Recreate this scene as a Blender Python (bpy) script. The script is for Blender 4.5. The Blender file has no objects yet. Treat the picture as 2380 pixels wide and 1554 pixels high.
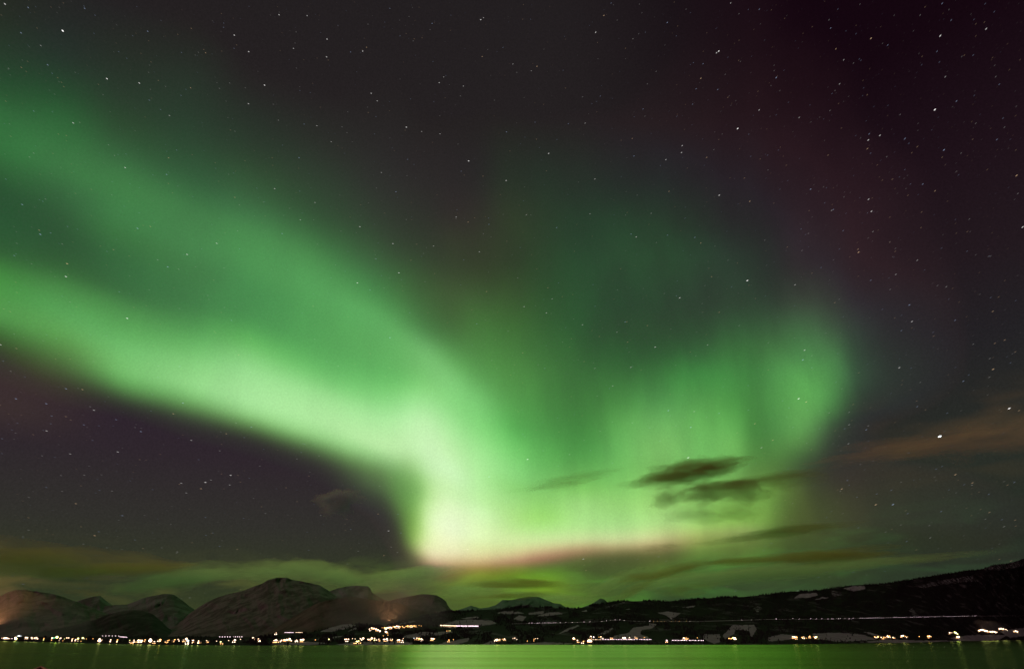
import bpy, bmesh, math, random
import numpy as np
from mathutils import Vector, noise as mnoise

# ------------------------------------------------------------------ camera
sc = bpy.context.scene
col = sc.collection
W, H, F = 1024.0, 668.0, 640.0
PITCH = math.radians(25.29)
CAMZ = 30.0
cam_d = bpy.data.cameras.new('camera')
cam_d.sensor_width = 36.0
cam_d.lens = 36.0 * F / W
cam_d.clip_start = 1.0
cam_d.clip_end = 600000.0
cam = bpy.data.objects.new('camera', cam_d)
cam.location = (0, 0, CAMZ)
cam.rotation_euler = (math.pi / 2 + PITCH, 0, 0)
col.objects.link(cam)
sc.camera = cam
sc.view_settings.view_transform = 'Standard'
sc.view_settings.look = 'None'
sc.view_settings.exposure = 0.0
sc.view_settings.gamma = 1.0
sc.cycles.transparent_max_bounces = 24
sc.cycles.max_bounces = 4
sc.cycles.diffuse_bounces = 2
sc.cycles.glossy_bounces = 2
sc.cycles.volume_bounces = 1
sc.cycles.sample_clamp_indirect = 0.8
sc.cycles.use_denoising = True
try:
    sc.cycles.denoiser = 'OPENIMAGEDENOISE'
    sc.cycles.denoising_prefilter = 'ACCURATE'
except Exception:
    pass

def lin(c):
    c = np.asarray(c, dtype=float) / 255.0
    return np.where(c <= 0.04045, c / 12.92, ((c + 0.055) / 1.055) ** 2.4)

CP, SP = math.cos(PITCH), math.sin(PITCH)
def ray(px, py):
    """pixel of the 1024x668 frame -> unit direction (numpy friendly)"""
    x = (np.asarray(px, float) - W / 2) / F
    u = -(np.asarray(py, float) - H / 2) / F
    dx = x
    dy = CP - u * SP
    dz = SP + u * CP
    n = np.sqrt(dx * dx + dy * dy + dz * dz)
    return dx / n, dy / n, dz / n
def azel(px, py):
    dx, dy, dz = ray(px, py)
    return np.arctan2(dx, dy), np.arctan2(dz, np.sqrt(dx * dx + dy * dy))

# ------------------------------------------------------------------ world: the moonless night sky
EL_L = [(0, (42, 54, 30)), (4, (47, 53, 35)), (8, (46, 45, 41)), (13, (44, 36, 42)), (20, (43, 30, 44)), (30, (41, 31, 40)), (42, (35, 31, 32)), (60, (31, 27, 29)), (90, (28, 24, 26))]
EL_R = [(0, (36, 38, 34)), (5, (36, 42, 34)), (12, (40, 44, 38)), (20, (34, 32, 35)), (26, (33, 24, 29)), (33, (29, 17, 24)), (42, (20, 7, 15)), (60, (17, 4, 14)), (90, (16, 4, 14))]
AZ0, AZ1 = math.radians(2), math.radians(34)
EL_L = [(a, tuple(v * 1.055 for v in c)) for a, c in EL_L]
EL_R = [(a, tuple(v * 1.03 for v in c)) for a, c in EL_R]
def ramp_np(t, tab):
    xs = [a for a, _ in tab]; out = []
    for k in range(3):
        out.append(np.interp(t, xs, [lin(c)[k] for _, c in tab]))
    return np.stack(out, -1)
def base_np(az, el):
    w = np.clip((az - AZ0) / (AZ1 - AZ0), 0, 1); w = w * w * (3 - 2 * w)
    e = np.degrees(el)
    return ramp_np(e, EL_L) * (1 - w)[..., None] + ramp_np(e, EL_R) * w[..., None]

class NT:
    """tiny helper to wire node trees"""
    def __init__(self, tree):
        self.t = tree
        tree.nodes.clear()
    def n(self, typ, **kw):
        nd = self.t.nodes.new(typ)
        for k, v in kw.items():
            if k.startswith('i_'):
                nd.inputs[k[2:].replace('_', ' ')].default_value = v
            else:
                setattr(nd, k, v)
        return nd
    def l(self, a, b):
        self.t.links.new(a, b)
    def m(self, op, a, b=None, c=None, clamp=False):
        nd = self.t.nodes.new('ShaderNodeMath'); nd.operation = op; nd.use_clamp = clamp
        for i, v in enumerate((a, b, c)):
            if v is None: continue
            if isinstance(v, (int, float)): nd.inputs[i].default_value = v
            else: self.l(v, nd.inputs[i])
        return nd.outputs[0]
    def ss(self, v, a, b, o0=0.0, o1=1.0):
        nd = self.t.nodes.new('ShaderNodeMapRange'); nd.interpolation_type = 'SMOOTHSTEP'
        self.l(v, nd.inputs['Value'])
        nd.inputs['From Min'].default_value = a; nd.inputs['From Max'].default_value = b
        nd.inputs['To Min'].default_value = o0; nd.inputs['To Max'].default_value = o1
        return nd.outputs['Result']
    def mix(self, fac, a, b, blend='MIX'):
        nd = self.t.nodes.new('ShaderNodeMix'); nd.data_type = 'RGBA'; nd.blend_type = blend
        if isinstance(fac, (int, float)): nd.inputs[0].default_value = fac
        else: self.l(fac, nd.inputs[0])
        for i, v in ((6, a), (7, b)):
            if isinstance(v, tuple): nd.inputs[i].default_value = (*v, 1) if len(v) == 3 else v
            else: self.l(v, nd.inputs[i])
        return nd.outputs[2]
    def ramp(self, fac, stops, interp='LINEAR'):
        nd = self.t.nodes.new('ShaderNodeValToRGB'); cr = nd.color_ramp; cr.interpolation = interp
        while len(cr.elements) < len(stops): cr.elements.new(0.5)
        for e, (p, c) in zip(cr.elements, stops):
            e.position = p; e.color = (*c, 1)
        self.l(fac, nd.inputs[0])
        return nd.outputs[0]

world = bpy.data.worlds.new('World')
sc.world = world
world.use_nodes = True
N = NT(world.node_tree)
out = N.n('ShaderNodeOutputWorld'); bg = N.n('ShaderNodeBackground')
tc = N.n('ShaderNodeTexCoord'); sep = N.n('ShaderNodeSeparateXYZ')
N.l(tc.outputs['Generated'], sep.inputs[0])
el = N.m('MULTIPLY', N.m('ARCSINE', sep.outputs[2]), 180 / math.pi)
az = N.m('ARCTAN2', sep.outputs[0], sep.outputs[1])
e01 = N.m('DIVIDE', el, 90.0, clamp=True)
cl = N.ramp(e01, [(a / 90, tuple(lin(c))) for a, c in EL_L])
cr_ = N.ramp(e01, [(a / 90, tuple(lin(c))) for a, c in EL_R])
basec = N.mix(N.ss(az, AZ0, AZ1), cl, cr_)
ng = N.n('ShaderNodeTexNoise', i_Scale=430.0, i_Detail=1.0); N.l(tc.outputs['Generated'], ng.inputs['Vector'])
basec = N.mix(1.0, basec, N.ramp(ng.outputs['Fac'], [(0.25, (0.90, 0.90, 0.90)), (0.75, (1.10, 1.10, 1.10))]), 'MULTIPLY')
# thin cloud veil low over the horizon, aurora green and town orange light put into its colour
cmb = N.n('ShaderNodeCombineXYZ')
N.l(N.m('MULTIPLY', az, 8.0), cmb.inputs[0])
N.l(N.m('ADD', N.m('MULTIPLY', el, 0.50), N.m('MULTIPLY', az, -1.0)), cmb.inputs[1])
n0 = N.n('ShaderNodeTexNoise', i_Scale=0.9, i_Detail=2.0)
N.l(cmb.outputs[0], n0.inputs['Vector'])
vadd = N.n('ShaderNodeVectorMath', operation='MULTIPLY_ADD')
N.l(n0.outputs['Color'], vadd.inputs[0]); vadd.inputs[1].default_value = (2.0, 1.6, 0); N.l(cmb.outputs[0], vadd.inputs[2])
n1 = N.n('ShaderNodeTexNoise', i_Scale=1.0, i_Detail=3.0, i_Roughness=0.45)
N.l(vadd.outputs[0], n1.inputs['Vector'])
veil = N.ss(n1.outputs['Fac'], 0.40, 0.70)
elt = N.m('SUBTRACT', el, N.ss(az, 0.1, 0.5, 0.0, 3.0))
band = N.m('MULTIPLY', N.ss(el, 0.0, 2.5, 0.6, 1.0), N.ss(elt, 3.6, 7.0, 1.0, 0.0))
vc = N.ramp(N.m('ADD', N.m('DIVIDE', az, math.radians(78)), 0.5, clamp=True),
            [(0.0, tuple(lin((74, 54, 24)))), (0.2, tuple(lin((62, 62, 22)))), (0.42, tuple(lin((56, 82, 20)))), (0.6, tuple(lin((44, 92, 22)))), (0.8, tuple(lin((22, 54, 18)))), (1.0, tuple(lin((16, 30, 16))))])
vfac = N.m('MULTIPLY', veil, band)
skyc = N.mix(vfac, basec, N.mix(1.0, basec, vc, 'ADD'))
band2 = N.m('MULTIPLY', N.m('MULTIPLY', N.ss(el, 9.0, 12.5), N.ss(el, 14.5, 18.0, 1.0, 0.0)), N.ss(az, 0.42, 0.72))
skyc = N.mix(N.m('MULTIPLY', band2, N.ss(n0.outputs['Fac'], 0.40, 0.66)), skyc, N.mix(1.0, skyc, tuple(lin((50, 33, 12))), 'ADD'))
band3 = N.m('MULTIPLY', N.m('MULTIPLY', N.ss(el, 12.0, 15.0), N.ss(el, 16.0, 21.0, 1.0, 0.0)), N.ss(az, -0.70, -0.56, 1.0, 0.0))
skyc = N.mix(N.m('MULTIPLY', band3, 0.6), skyc, N.mix(1.0, skyc, tuple(lin((44, 34, 10))), 'ADD'))
N.l(skyc, bg.inputs[0]); bg.inputs[1].default_value = 1.0
N.l(bg.outputs[0], out.inputs[0])

# added faint warm fill sun from behind the viewer, low from the left
sun_d = bpy.data.lights.new('warm_fill', 'SUN')
sun_d.energy = 0.42; sun_d.angle = math.radians(14); sun_d.color = (1.0, 0.60, 0.66)
sun = bpy.data.objects.new('warm_fill', sun_d)
sun.rotation_euler = (math.radians(66), 0, math.radians(-42))
col.objects.link(sun)

# ------------------------------------------------------------------ object helpers
def tag(o, label=None, cat=None, group=None, kind=None):
    if label: o['label'] = label
    if cat: o['category'] = cat
    if group: o['group'] = group
    if kind: o['kind'] = kind
    return o
def mesh_obj(name, verts, faces, mat, parent=None, smooth=False):
    me = bpy.data.meshes.new(name)
    me.from_pydata([tuple(v) for v in verts], [], faces)
    me.materials.append(mat)
    if smooth: me.polygons.foreach_set('use_smooth', [True] * len(me.polygons))
    me.update()
    o = bpy.data.objects.new(name, me); col.objects.link(o)
    if parent: o.parent = parent
    return o
def grid_obj(name, P, mat, keep=None, smooth=True, attrs=None):
    """P: (nu, nv, 3) array of points -> one sheet; attrs: {name: (nu,nv[,3]) array}"""
    nu, nv = P.shape[:2]
    me = bpy.data.meshes.new(name)
    idx = np.arange(nu * nv).reshape(nu, nv)
    q = np.stack([idx[:-1, :-1], idx[1:, :-1], idx[1:, 1:], idx[:-1, 1:]], -1).reshape(-1, 4)
    if keep is not None:
        k = keep[:-1, :-1] | keep[1:, :-1] | keep[1:, 1:] | keep[:-1, 1:]
        q = q[k.reshape(-1)]
        used = np.unique(q); remap = -np.ones(nu * nv, int); remap[used] = np.arange(len(used))
        q = remap[q]
    else:
        used = np.arange(nu * nv)
    V = P.reshape(-1, 3)[used]
    me.vertices.add(len(V)); me.vertices.foreach_set('co', V.astype(np.float32).ravel())
    me.loops.add(q.size); me.loops.foreach_set('vertex_index', q.astype(np.int32).ravel())
    me.polygons.add(len(q))
    me.polygons.foreach_set('loop_start', (np.arange(len(q)) * 4).astype(np.int32))
    me.polygons.foreach_set('loop_total', np.full(len(q), 4, np.int32))
    me.update(calc_edges=True)
    if smooth: me.polygons.foreach_set('use_smooth', np.ones(len(q), bool))
    for nm, arr in (attrs or {}).items():
        if arr.ndim == 3:
            a = me.attributes.new(nm, 'FLOAT_VECTOR', 'POINT')
            a.data.foreach_set('vector', arr.reshape(-1, 3)[used].astype(np.float32).ravel())
        else:
            a = me.attributes.new(nm, 'FLOAT', 'POINT')
            a.data.foreach_set('value', arr.reshape(-1)[used].astype(np.float32).ravel())
    me.materials.append(mat)
    o = bpy.data.objects.new(name, me); col.objects.link(o)
    return o
def new_mat(name):
    m = bpy.data.materials.new(name); m.use_nodes = True
    return m, NT(m.node_tree)
def plain(name, c, rough=0.7, metal=0.0, emit=None, strength=0.0, bump=0.0, scale=2.0):
    m, n = new_mat(name)
    o = n.n('ShaderNodeOutputMaterial'); b = n.n('ShaderNodeBsdfPrincipled')
    nz = n.n('ShaderNodeTexNoise', i_Scale=scale, i_Detail=3.0)
    cc = n.mix(nz.outputs['Fac'], tuple(v * 0.75 for v in c), tuple(min(1, v * 1.2) for v in c))
    n.l(cc, b.inputs['Base Color'])
    b.inputs['Roughness'].default_value = rough; b.inputs['Metallic'].default_value = metal
    if emit:
        b.inputs['Emission Color'].default_value = (*emit, 1); b.inputs['Emission Strength'].default_value = strength
    n.l(b.outputs[0], o.inputs[0])
    return m
def pchip(x, y, xq):
    """monotone cubic interpolation; y: (n, ...)"""
    x = np.asarray(x, float); y = np.asarray(y, float); xq = np.clip(xq, x[0], x[-1])
    h = np.diff(x); sh = (slice(None),) + (None,) * (y.ndim - 1)
    d = np.diff(y, axis=0) / h[sh]
    m = np.zeros_like(y)
    if len(x) > 2:
        w1 = (2 * h[1:] + h[:-1])[sh]; w2 = (h[1:] + 2 * h[:-1])[sh]
        a, b = d[:-1], d[1:]
        ok = a * b > 0
        with np.errstate(divide='ignore', invalid='ignore'):
            mm = (w1 + w2) / (w1 / np.where(ok, a, 1) + w2 / np.where(ok, b, 1))
        m[1:-1] = np.where(ok, mm, 0)
    m[0] = d[0]; m[-1] = d[-1]
    i = np.clip(np.searchsorted(x, xq, side='right') - 1, 0, len(x) - 2)
    t = (xq - x[i]) / h[i]; hh = h[i]
    ex = (Ellipsis,) + (None,) * (y.ndim - 1)
    t_, h_ = t[ex], hh[ex]
    return ((2 * t_**3 - 3 * t_**2 + 1) * y[i] + (t_**3 - 2 * t_**2 + t_) * h_ * m[i]
            + (-2 * t_**3 + 3 * t_**2) * y[i + 1] + (t_**3 - t_**2) * h_ * m[i + 1])
def fbm1(x, seed, octs=4, f0=1.0):
    """1/2-D smooth value noise on numpy arrays (x may be a tuple of two arrays)"""
    if not isinstance(x, tuple): x = (x, np.zeros_like(x))
    u, v = x; tot = 0; amp = 1; f = f0
    for o in range(octs):
        a, b = u * f, v * f
        ia, ib = np.floor(a).astype(np.int64), np.floor(b).astype(np.int64)
        fa, fb = a - ia, b - ib
        fa = fa * fa * (3 - 2 * fa); fb = fb * fb * (3 - 2 * fb)
        def hsh(i, j):
            k = (i * 374761393 + j * 668265263 + (seed + o * 17) * 2147483647) & 0xffffffff
            k = ((k ^ (k >> 13)) * 1274126177) & 0xffffffff
            return ((k ^ (k >> 16)) & 0xffff) / 65535.0
        r = (hsh(ia, ib) * (1 - fa) + hsh(ia + 1, ib) * fa) * (1 - fb) + (hsh(ia, ib + 1) * (1 - fa) + hsh(ia + 1, ib + 1) * fa) * fb
        tot = tot + (r - 0.5) * amp; amp *= 0.5; f *= 2.1
    return tot
def interp(xs, ys):
    return lambda q: np.interp(q, xs, ys)

# ------------------------------------------------------------------ aurora
# brightness of the curtain along the field lines, one profile per bearing (coordinates on a 2380-wide frame)
S = 2380.0 / 1024.0
PROF = {
 0:   [(-300,24,34,28),(0,28,43,33),(119,33,58,40),(209,40,80,46),(269,48,105,56),(329,50,112,58),(389,46,97,52),(449,40,80,47),(523,42,84,49),(581,47,90,50),(620,58,120,56),(668,70,145,66),(726,79,150,73),(773,60,108,52),(813,48,66,40),(860,44,42,36),(920,44,34,36)],
 145: [(-300,28,32,29),(0,33,38,34),(119,36,50,40),(209,38,72,44),(299,48,102,55),(389,58,118,64),(449,52,101,58),(556,45,84,50),(616,50,95,52),(676,72,140,70),(735,86,162,83),(765,90,162,81),(795,85,146,72),(840,71,110,58),(874,58,76,48),(905,48,48,42),(950,44,35,42)],
 290: [(-300,30,29,29),(0,34,34,33),(90,36,42,35),(180,38,52,39),(224,40,59,42),(269,42,68,44),(314,46,80,49),(359,52,98,57),(404,59,116,64),(449,62,124,67),(497,62,125,68),(556,58,115,62),(616,54,107,60),(676,56,107,60),(706,68,130,68),(765,88,165,85),(825,110,190,104),(858,113,190,104),(888,96,165,86),(911,74,118,64),(932,54,68,48),(956,44,42,42),(1000,43,34,42)],
 440: [(-300,31,29,29),(0,34,32,31),(60,35,35,32),(120,36,42,35),(179,38,50,39),(269,40,60,43),(329,43,70,47),(359,45,78,50),(404,49,90,55),(449,56,108,62),(493,64,124,69),(560,67,130,72),(628,63,121,67),(690,62,121,67),(750,75,145,76),(800,100,180,96),(850,128,205,119),(890,138,212,127),(922,115,182,103),(950,80,122,68),(974,55,66,50),(1000,45,44,43),(1040,43,36,42)],
 595: [(-300,31,27,29),(0,34,30,31),(90,34,31,31),(180,36,35,33),(269,38,47,38),(329,41,57,42),(389,46,72,47),(449,53,92,56),(497,61,114,66),(545,70,136,74),(610,74,146,78),(676,70,142,76),(735,72,146,77),(795,95,180,91),(840,128,206,120),(874,148,221,138),(933,160,228,147),(963,142,208,127),(985,100,152,84),(1008,62,80,52),(1028,47,48,44),(1070,43,38,42)],
 744: [(-300,31,27,29),(0,34,30,30),(200,35,33,32),(320,40,45,38),(407,45,61,45),(497,50,80,51),(556,59,108,61),(616,73,141,75),(685,82,160,85),(735,81,159,83),(795,83,163,84),(840,93,177,92),(872,110,195,105),(930,156,226,143),(975,168,233,152),(1010,148,213,131),(1040,92,136,76),(1065,60,72,52),(1090,47,47,44),(1130,44,40,42)],
 892: [(-300,31,27,29),(0,33,29,29),(250,36,35,33),(407,43,46,41),(497,47,58,45),(556,51,72,49),(616,58,96,57),(676,67,127,68),(706,76,146,77),(757,92,172,92),(815,92,172,90),(860,94,177,92),(895,108,194,103),(930,130,212,122),(990,168,233,153),(1035,178,234,158),(1070,130,184,112),(1100,94,132,76),(1140,72,96,61),(1170,56,64,50),(1210,50,50,46),(1260,50,50,42)],
 920: [(-300,31,27,29),(0,33,29,29),(250,36,35,33),(407,42,44,40),(556,50,66,47),(676,65,116,62),(735,80,150,79),(780,95,174,93),(830,95,175,92),(872,99,184,96),(900,114,200,107),(930,133,214,125),(990,172,235,156),(1040,180,235,160),(1075,140,196,120),(1107,98,148,80),(1137,90,138,70),(1170,80,116,62),(1200,64,78,52),(1230,54,56,46),(1280,54,56,43)],
 955: [(-300,31,27,29),(0,33,29,29),(250,35,34,32),(407,42,42,39),(556,48,62,45),(676,62,104,57),(745,76,138,73),(800,101,178,97),(850,103,181,97),(885,112,196,105),(930,145,222,134),(988,180,240,165),(1033,186,240,167),(1078,154,208,130),(1107,122,178,98),(1137,108,164,83),(1167,106,162,79),(1197,107,156,72),(1227,110,156,68),(1257,112,154,69),(1278,98,124,64),(1296,80,84,54),(1320,64,66,48),(1360,64,74,43)],
 975: [(-300,31,27,29),(0,33,29,29),(250,35,33,31),(407,41,41,38),(556,47,58,43),(676,60,96,54),(755,72,130,69),(815,107,184,102),(862,110,190,103),(895,122,205,113),(930,150,226,139),(988,186,242,169),(1033,190,243,172),(1078,170,226,148),(1107,145,206,118),(1137,128,188,100),(1167,140,198,104),(1197,152,208,108),(1227,160,214,110),(1257,180,220,124),(1281,176,192,120),(1299,128,118,84),(1317,84,80,57),(1347,70,82,46),(1390,66,84,40)],
 1000:[(-300,31,27,29),(0,33,29,29),(250,35,33,31),(407,41,41,38),(556,47,56,43),(676,59,90,51),(765,69,120,64),(832,113,190,107),(872,118,198,110),(900,132,212,120),(930,148,225,137),(988,184,241,168),(1047,196,245,178),(1092,190,240,170),(1120,178,230,150),(1150,178,230,145),(1180,200,244,166),(1215,214,248,180),(1257,220,244,176),(1285,226,228,176),(1302,190,174,128),(1318,124,106,79),(1334,86,82,56),(1360,73,88,43),(1400,68,88,40)],
 1046:[(-300,31,27,29),(0,33,29,29),(250,35,33,31),(407,40,39,37),(497,46,45,40),(556,50,58,42),(616,52,67,44),(676,61,86,50),(735,63,98,53),(795,74,130,67),(840,98,172,90),(870,118,196,111),(930,130,213,121),(990,160,232,146),(1050,186,241,166),(1092,197,246,180),(1137,194,242,168),(1180,216,250,188),(1227,226,252,198),(1262,230,247,188),(1287,224,228,172),(1305,198,186,132),(1322,140,122,78),(1340,98,96,52),(1365,82,98,44),(1400,70,90,40)],
 1110:[(-300,31,27,29),(0,33,28,29),(250,35,33,31),(407,39,40,37),(497,46,48,40),(556,49,57,41),(616,50,62,41),(697,60,92,50),(755,66,115,56),(813,74,132,65),(872,88,158,80),(935,115,199,108),(990,128,215,118),(1050,155,230,140),(1107,172,238,152),(1150,180,240,155),(1197,204,248,176),(1240,214,248,178),(1272,212,232,160),(1292,210,212,148),(1308,186,166,110),(1322,134,128,60),(1337,114,132,45),(1361,92,116,44),(1400,72,94,38)],
 1190:[(-300,31,27,29),(0,33,28,29),(250,35,33,31),(407,38,49,37),(523,46,60,40),(600,46,62,40),(697,55,86,46),(755,60,105,51),(813,68,124,59),(872,77,143,67),(930,82,155,74),(988,84,168,79),(1047,112,203,103),(1107,136,218,121),(1137,138,214,113),(1167,156,223,127),(1197,168,228,130),(1227,182,234,142),(1257,204,237,158),(1276,206,222,148),(1293,198,186,130),(1308,164,128,92),(1319,112,118,52),(1334,100,136,36),(1361,88,118,42),(1400,76,98,38)],
 1260:[(-300,31,27,29),(0,33,27,29),(250,35,32,31),(407,37,49,38),(523,42,62,41),(640,44,72,43),(755,52,95,49),(813,58,108,54),(872,66,124,60),(930,70,136,64),(988,75,148,70),(1063,95,180,86),(1107,110,190,96),(1152,130,202,102),(1197,146,216,104),(1227,166,226,126),(1251,190,228,148),(1272,198,202,138),(1291,164,130,96),(1304,132,100,73),(1316,82,102,50),(1332,86,126,36),(1361,105,140,36),(1391,90,112,36),(1420,72,90,36)],
 1350:[(-300,31,26,29),(0,33,26,29),(250,35,31,31),(407,37,47,38),(523,38,62,42),(640,42,75,46),(755,45,85,48),(813,50,95,50),(872,57,110,55),(930,62,122,58),(988,66,136,62),(1047,76,152,70),(1092,94,168,80),(1137,125,200,96),(1167,148,214,118),(1227,174,229,138),(1251,194,224,149),(1272,176,158,108),(1287,124,110,74),(1302,78,92,48),(1332,68,88,42),(1377,76,102,40),(1420,60,80,36)],
 1440:[(-300,31,22,29),(0,33,23,29),(250,36,29,32),(407,36,43,38),(523,39,64,43),(600,42,72,46),(697,42,72,46),(755,44,74,46),(813,46,85,48),(872,55,105,54),(930,68,130,63),(990,88,160,78),(1047,98,174,86),(1107,112,188,92),(1167,142,210,110),(1227,168,222,134),(1250,192,220,146),(1266,180,178,120),(1281,114,118,69),(1302,72,86,45),(1340,68,92,42),(1400,60,84,38)],
 1544:[(-300,30,18,27),(0,32,20,27),(250,36,27,32),(407,36,40,38),(523,39,60,42),(600,42,72,46),(697,43,68,46),(755,45,74,47),(813,48,90,50),(872,60,122,60),(932,80,152,76),(991,108,184,94),(1051,120,192,98),(1081,116,184,92),(1120,130,196,98),(1170,150,211,111),(1215,166,217,126),(1243,184,204,130),(1260,172,166,110),(1275,124,122,74),(1290,82,94,48),(1320,78,104,44),(1380,54,80,40),(1420,44,62,36)],
 1634:[(-300,28,14,25),(0,30,17,25),(250,35,24,31),(407,36,35,36),(523,38,50,40),(600,42,65,46),(697,44,62,46),(755,46,74,48),(813,52,96,54),(872,62,133,63),(932,80,152,73),(991,96,172,83),(1051,106,182,90),(1107,116,186,92),(1160,134,196,96),(1210,146,204,100),(1236,152,184,96),(1258,126,146,72),(1285,94,130,56),(1320,66,98,44),(1360,52,80,40),(1410,44,60,38)],
 1710:[(-300,26,12,23),(0,28,14,24),(250,34,22,30),(407,37,32,36),(523,38,42,39),(600,41,56,44),(697,45,65,47),(755,50,84,52),(813,57,110,57),(872,64,131,63),(932,72,144,66),(991,92,168,80),(1040,108,182,88),(1090,106,170,82),(1140,108,162,74),(1180,118,172,74),(1210,130,184,80),(1231,138,166,88),(1256,100,122,58),(1300,76,104,46),(1350,54,78,40),(1410,46,56,38)],
 1744:[(-300,26,12,23),(0,28,14,24),(250,34,22,30),(407,37,32,36),(523,38,42,39),(600,41,56,44),(697,45,65,47),(755,50,84,52),(813,57,108,57),(872,62,128,61),(932,66,130,61),(991,66,128,58),(1040,70,126,58),(1090,82,128,60),(1140,108,162,74),(1180,118,172,74),(1210,130,184,80),(1231,138,166,88),(1256,100,122,58),(1300,76,104,46),(1350,54,78,40),(1410,46,56,38)],
 1785: [(-300,24,9,21),(0,26,11,22),(250,33,20,29),(407,38,29,36),(523,38,38,38),(600,40,48,42),(697,45,62,47),(755,54,88,55),(824,66,122,64),(872,72,140,70),(932,73,142,68),(991,72,138,66),(1040,78,136,64),(1090,84,130,60),(1140,104,154,66),(1200,104,148,64),(1240,88,118,54),(1290,68,92,42),(1340,56,78,40),(1400,44,54,38)],
 1859: [(-300,22,7,19),(0,24,8,20),(250,33,18,29),(407,38,27,36),(600,46,42,43),(650,48,52,46),(697,53,64,51),(733,58,85,58),(779,63,108,63),(824,72,132,71),(872,85,160,79),(913,91,169,82),(981,96,168,83),(1026,88,146,72),(1060,70,108,58),(1095,62,84,50),(1140,72,90,47),(1200,72,88,44),(1260,64,82,40),(1330,52,74,38),(1400,43,52,38)],
 1933: [(-300,21,6,18),(0,23,7,19),(250,32,16,28),(407,38,25,35),(600,44,38,42),(697,52,60,51),(755,61,86,61),(800,69,116,69),(860,78,146,76),(913,80,150,76),(950,72,130,68),(985,58,86,56),(1030,48,58,47),(1090,50,52,43),(1200,62,72,43),(1260,56,68,38),(1330,50,68,36),(1400,40,46,36)],
 1985: [(-300,20,5,18),(0,22,6,18),(250,31,14,27),(407,38,24,34),(600,44,33,41),(697,46,44,46),(755,49,60,52),(813,50,72,54),(872,53,82,57),(920,49,70,51),(991,44,50,45),(1090,48,49,42),(1200,57,62,42),(1260,50,60,36),(1330,46,60,36),(1400,38,42,36)],
 2060: [(-300,19,5,17),(0,20,6,17),(250,30,12,25),(407,38,22,33),(600,42,30,38),(755,43,45,44),(872,45,56,47),(930,43,51,45),(991,42,42,43),(1090,48,49,40),(1200,50,56,41),(1260,44,54,35),(1330,42,54,36),(1400,36,38,35)],
 2380:[(-300,17,4,15),(0,18,4,15),(250,26,9,20),(407,32,15,26),(600,34,22,30),(755,32,26,31),(872,33,28,33),(991,36,34,36),(1090,38,42,37),(1200,40,46,38),(1260,40,44,34),(1330,36,44,35),(1400,32,34,32)],
}
EDGE = interp([-400, 0, 145, 290, 440, 595, 744, 892, 920, 955, 975, 1000, 1046, 1110, 1190, 1260, 1350, 1440, 1544, 1634, 1724, 3000],
              [650, 795, 852, 911, 950, 985, 1042, 1105, 1160, 1235, 1270, 1298, 1318, 1316, 1308, 1300, 1284, 1277, 1272, 1262, 1250, 1250])
R1 = interp([-400, 0, 145, 290, 440, 595, 744, 892, 976, 1054, 1102, 1190, 3000], [200, 329, 400, 449, 520, 595, 685, 757, 815, 875, 935, 1000, 1000])
R2 = interp([-400, 0, 145, 290, 440, 595, 744, 892, 947, 1036, 1110, 1190, 3000], [600, 726, 780, 850, 890, 933, 972, 1020, 1040, 1096, 1150, 1190, 1190])
def unwarp(v, x):
    return np.interp(v, [-1, 0, 1, 2, 3, 4], [-1100, -300, R1(x), R2(x), EDGE(x), 1500])
def rewarp(y, x):
    return np.interp(y, [-1100, -300, R1(x), R2(x), EDGE(x), 1500], [-1, 0, 1, 2, 3, 4])
def blur(A, s, axis):
    r = int(3 * s); k = np.exp(-0.5 * (np.arange(-r, r + 1) / s) ** 2); k /= k.sum()
    pad = [(0, 0)] * A.ndim; pad[axis] = (r, r)
    B = np.pad(A, pad, mode='edge'); o = 0
    for i, w in enumerate(k):
        sl = [slice(None)] * A.ndim; sl[axis] = slice(i, i + A.shape[axis]); o = o + w * B[tuple(sl)]
    return o
def aurora_field(X, Y):
    """X, Y in 2380-frame units -> linear rgb seen"""
    xs = sorted(PROF); vg = np.concatenate([np.linspace(-1, 1, 160), np.linspace(1, 2, 110)[1:], np.linspace(2, 3, 90)[1:], np.linspace(3, 4, 90)[1:]])
    cols = []
    for x in xs:
        p = PROF[x]; yy = [q[0] for q in p]; cc = np.array([lin(q[1:]) * (1.12, 1.0, 1.11) for q in p])
        cols.append(np.sqrt(pchip(yy, cc, unwarp(vg, x))))
    ux = np.arange(-60, 2441, 6.0); uy = np.arange(-1100, 1501, 6.0)
    M = pchip(xs, np.array(cols), np.clip(ux, 0, 2380))
    G = np.zeros((len(ux), len(uy), 3))
    for i, x in enumerate(ux):
        v = rewarp(uy, x)
        for k in range(3): G[i, :, k] = np.interp(v, vg, M[i, :, k])
    wide = blur(blur(G, 3.2, 0), 1.3, 1); tight = blur(blur(G, 2.0, 0), 0.8, 1)
    wx = np.exp(-0.5 * ((ux - 960) / 90.0) ** 2)[:, None, None] * np.clip((uy - 980) / 120, 0, 1)[None, :, None]
    G = wide * (1 - wx) + tight * wx
    fx = np.clip((X - ux[0]) / 6.0, 0, len(ux) - 1.001); fy = np.clip((Y - uy[0]) / 6.0, 0, len(uy) - 1.001)
    ix, iy = fx.astype(int), fy.astype(int); a = (fx - ix)[..., None]; b = (fy - iy)[..., None]
    res = (G[ix, iy] * (1 - a) + G[ix + 1, iy] * a) * (1 - b) + (G[ix, iy + 1] * (1 - a) + G[ix + 1, iy + 1] * a) * b
    return res ** 2
gx = np.concatenate([np.arange(-700, 860, 13.0), np.arange(860, 1120, 5.0), np.arange(1120, 2800, 13.0)])
gy = np.concatenate([np.arange(-900, 700, 16.0), np.arange(700, 1480, 6.0)])
GX, GY = np.meshgrid(gx, gy, indexing='ij')
seen = aurora_field(GX, GY)
AZg, ELg = azel(GX / S, GY / S)
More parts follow.
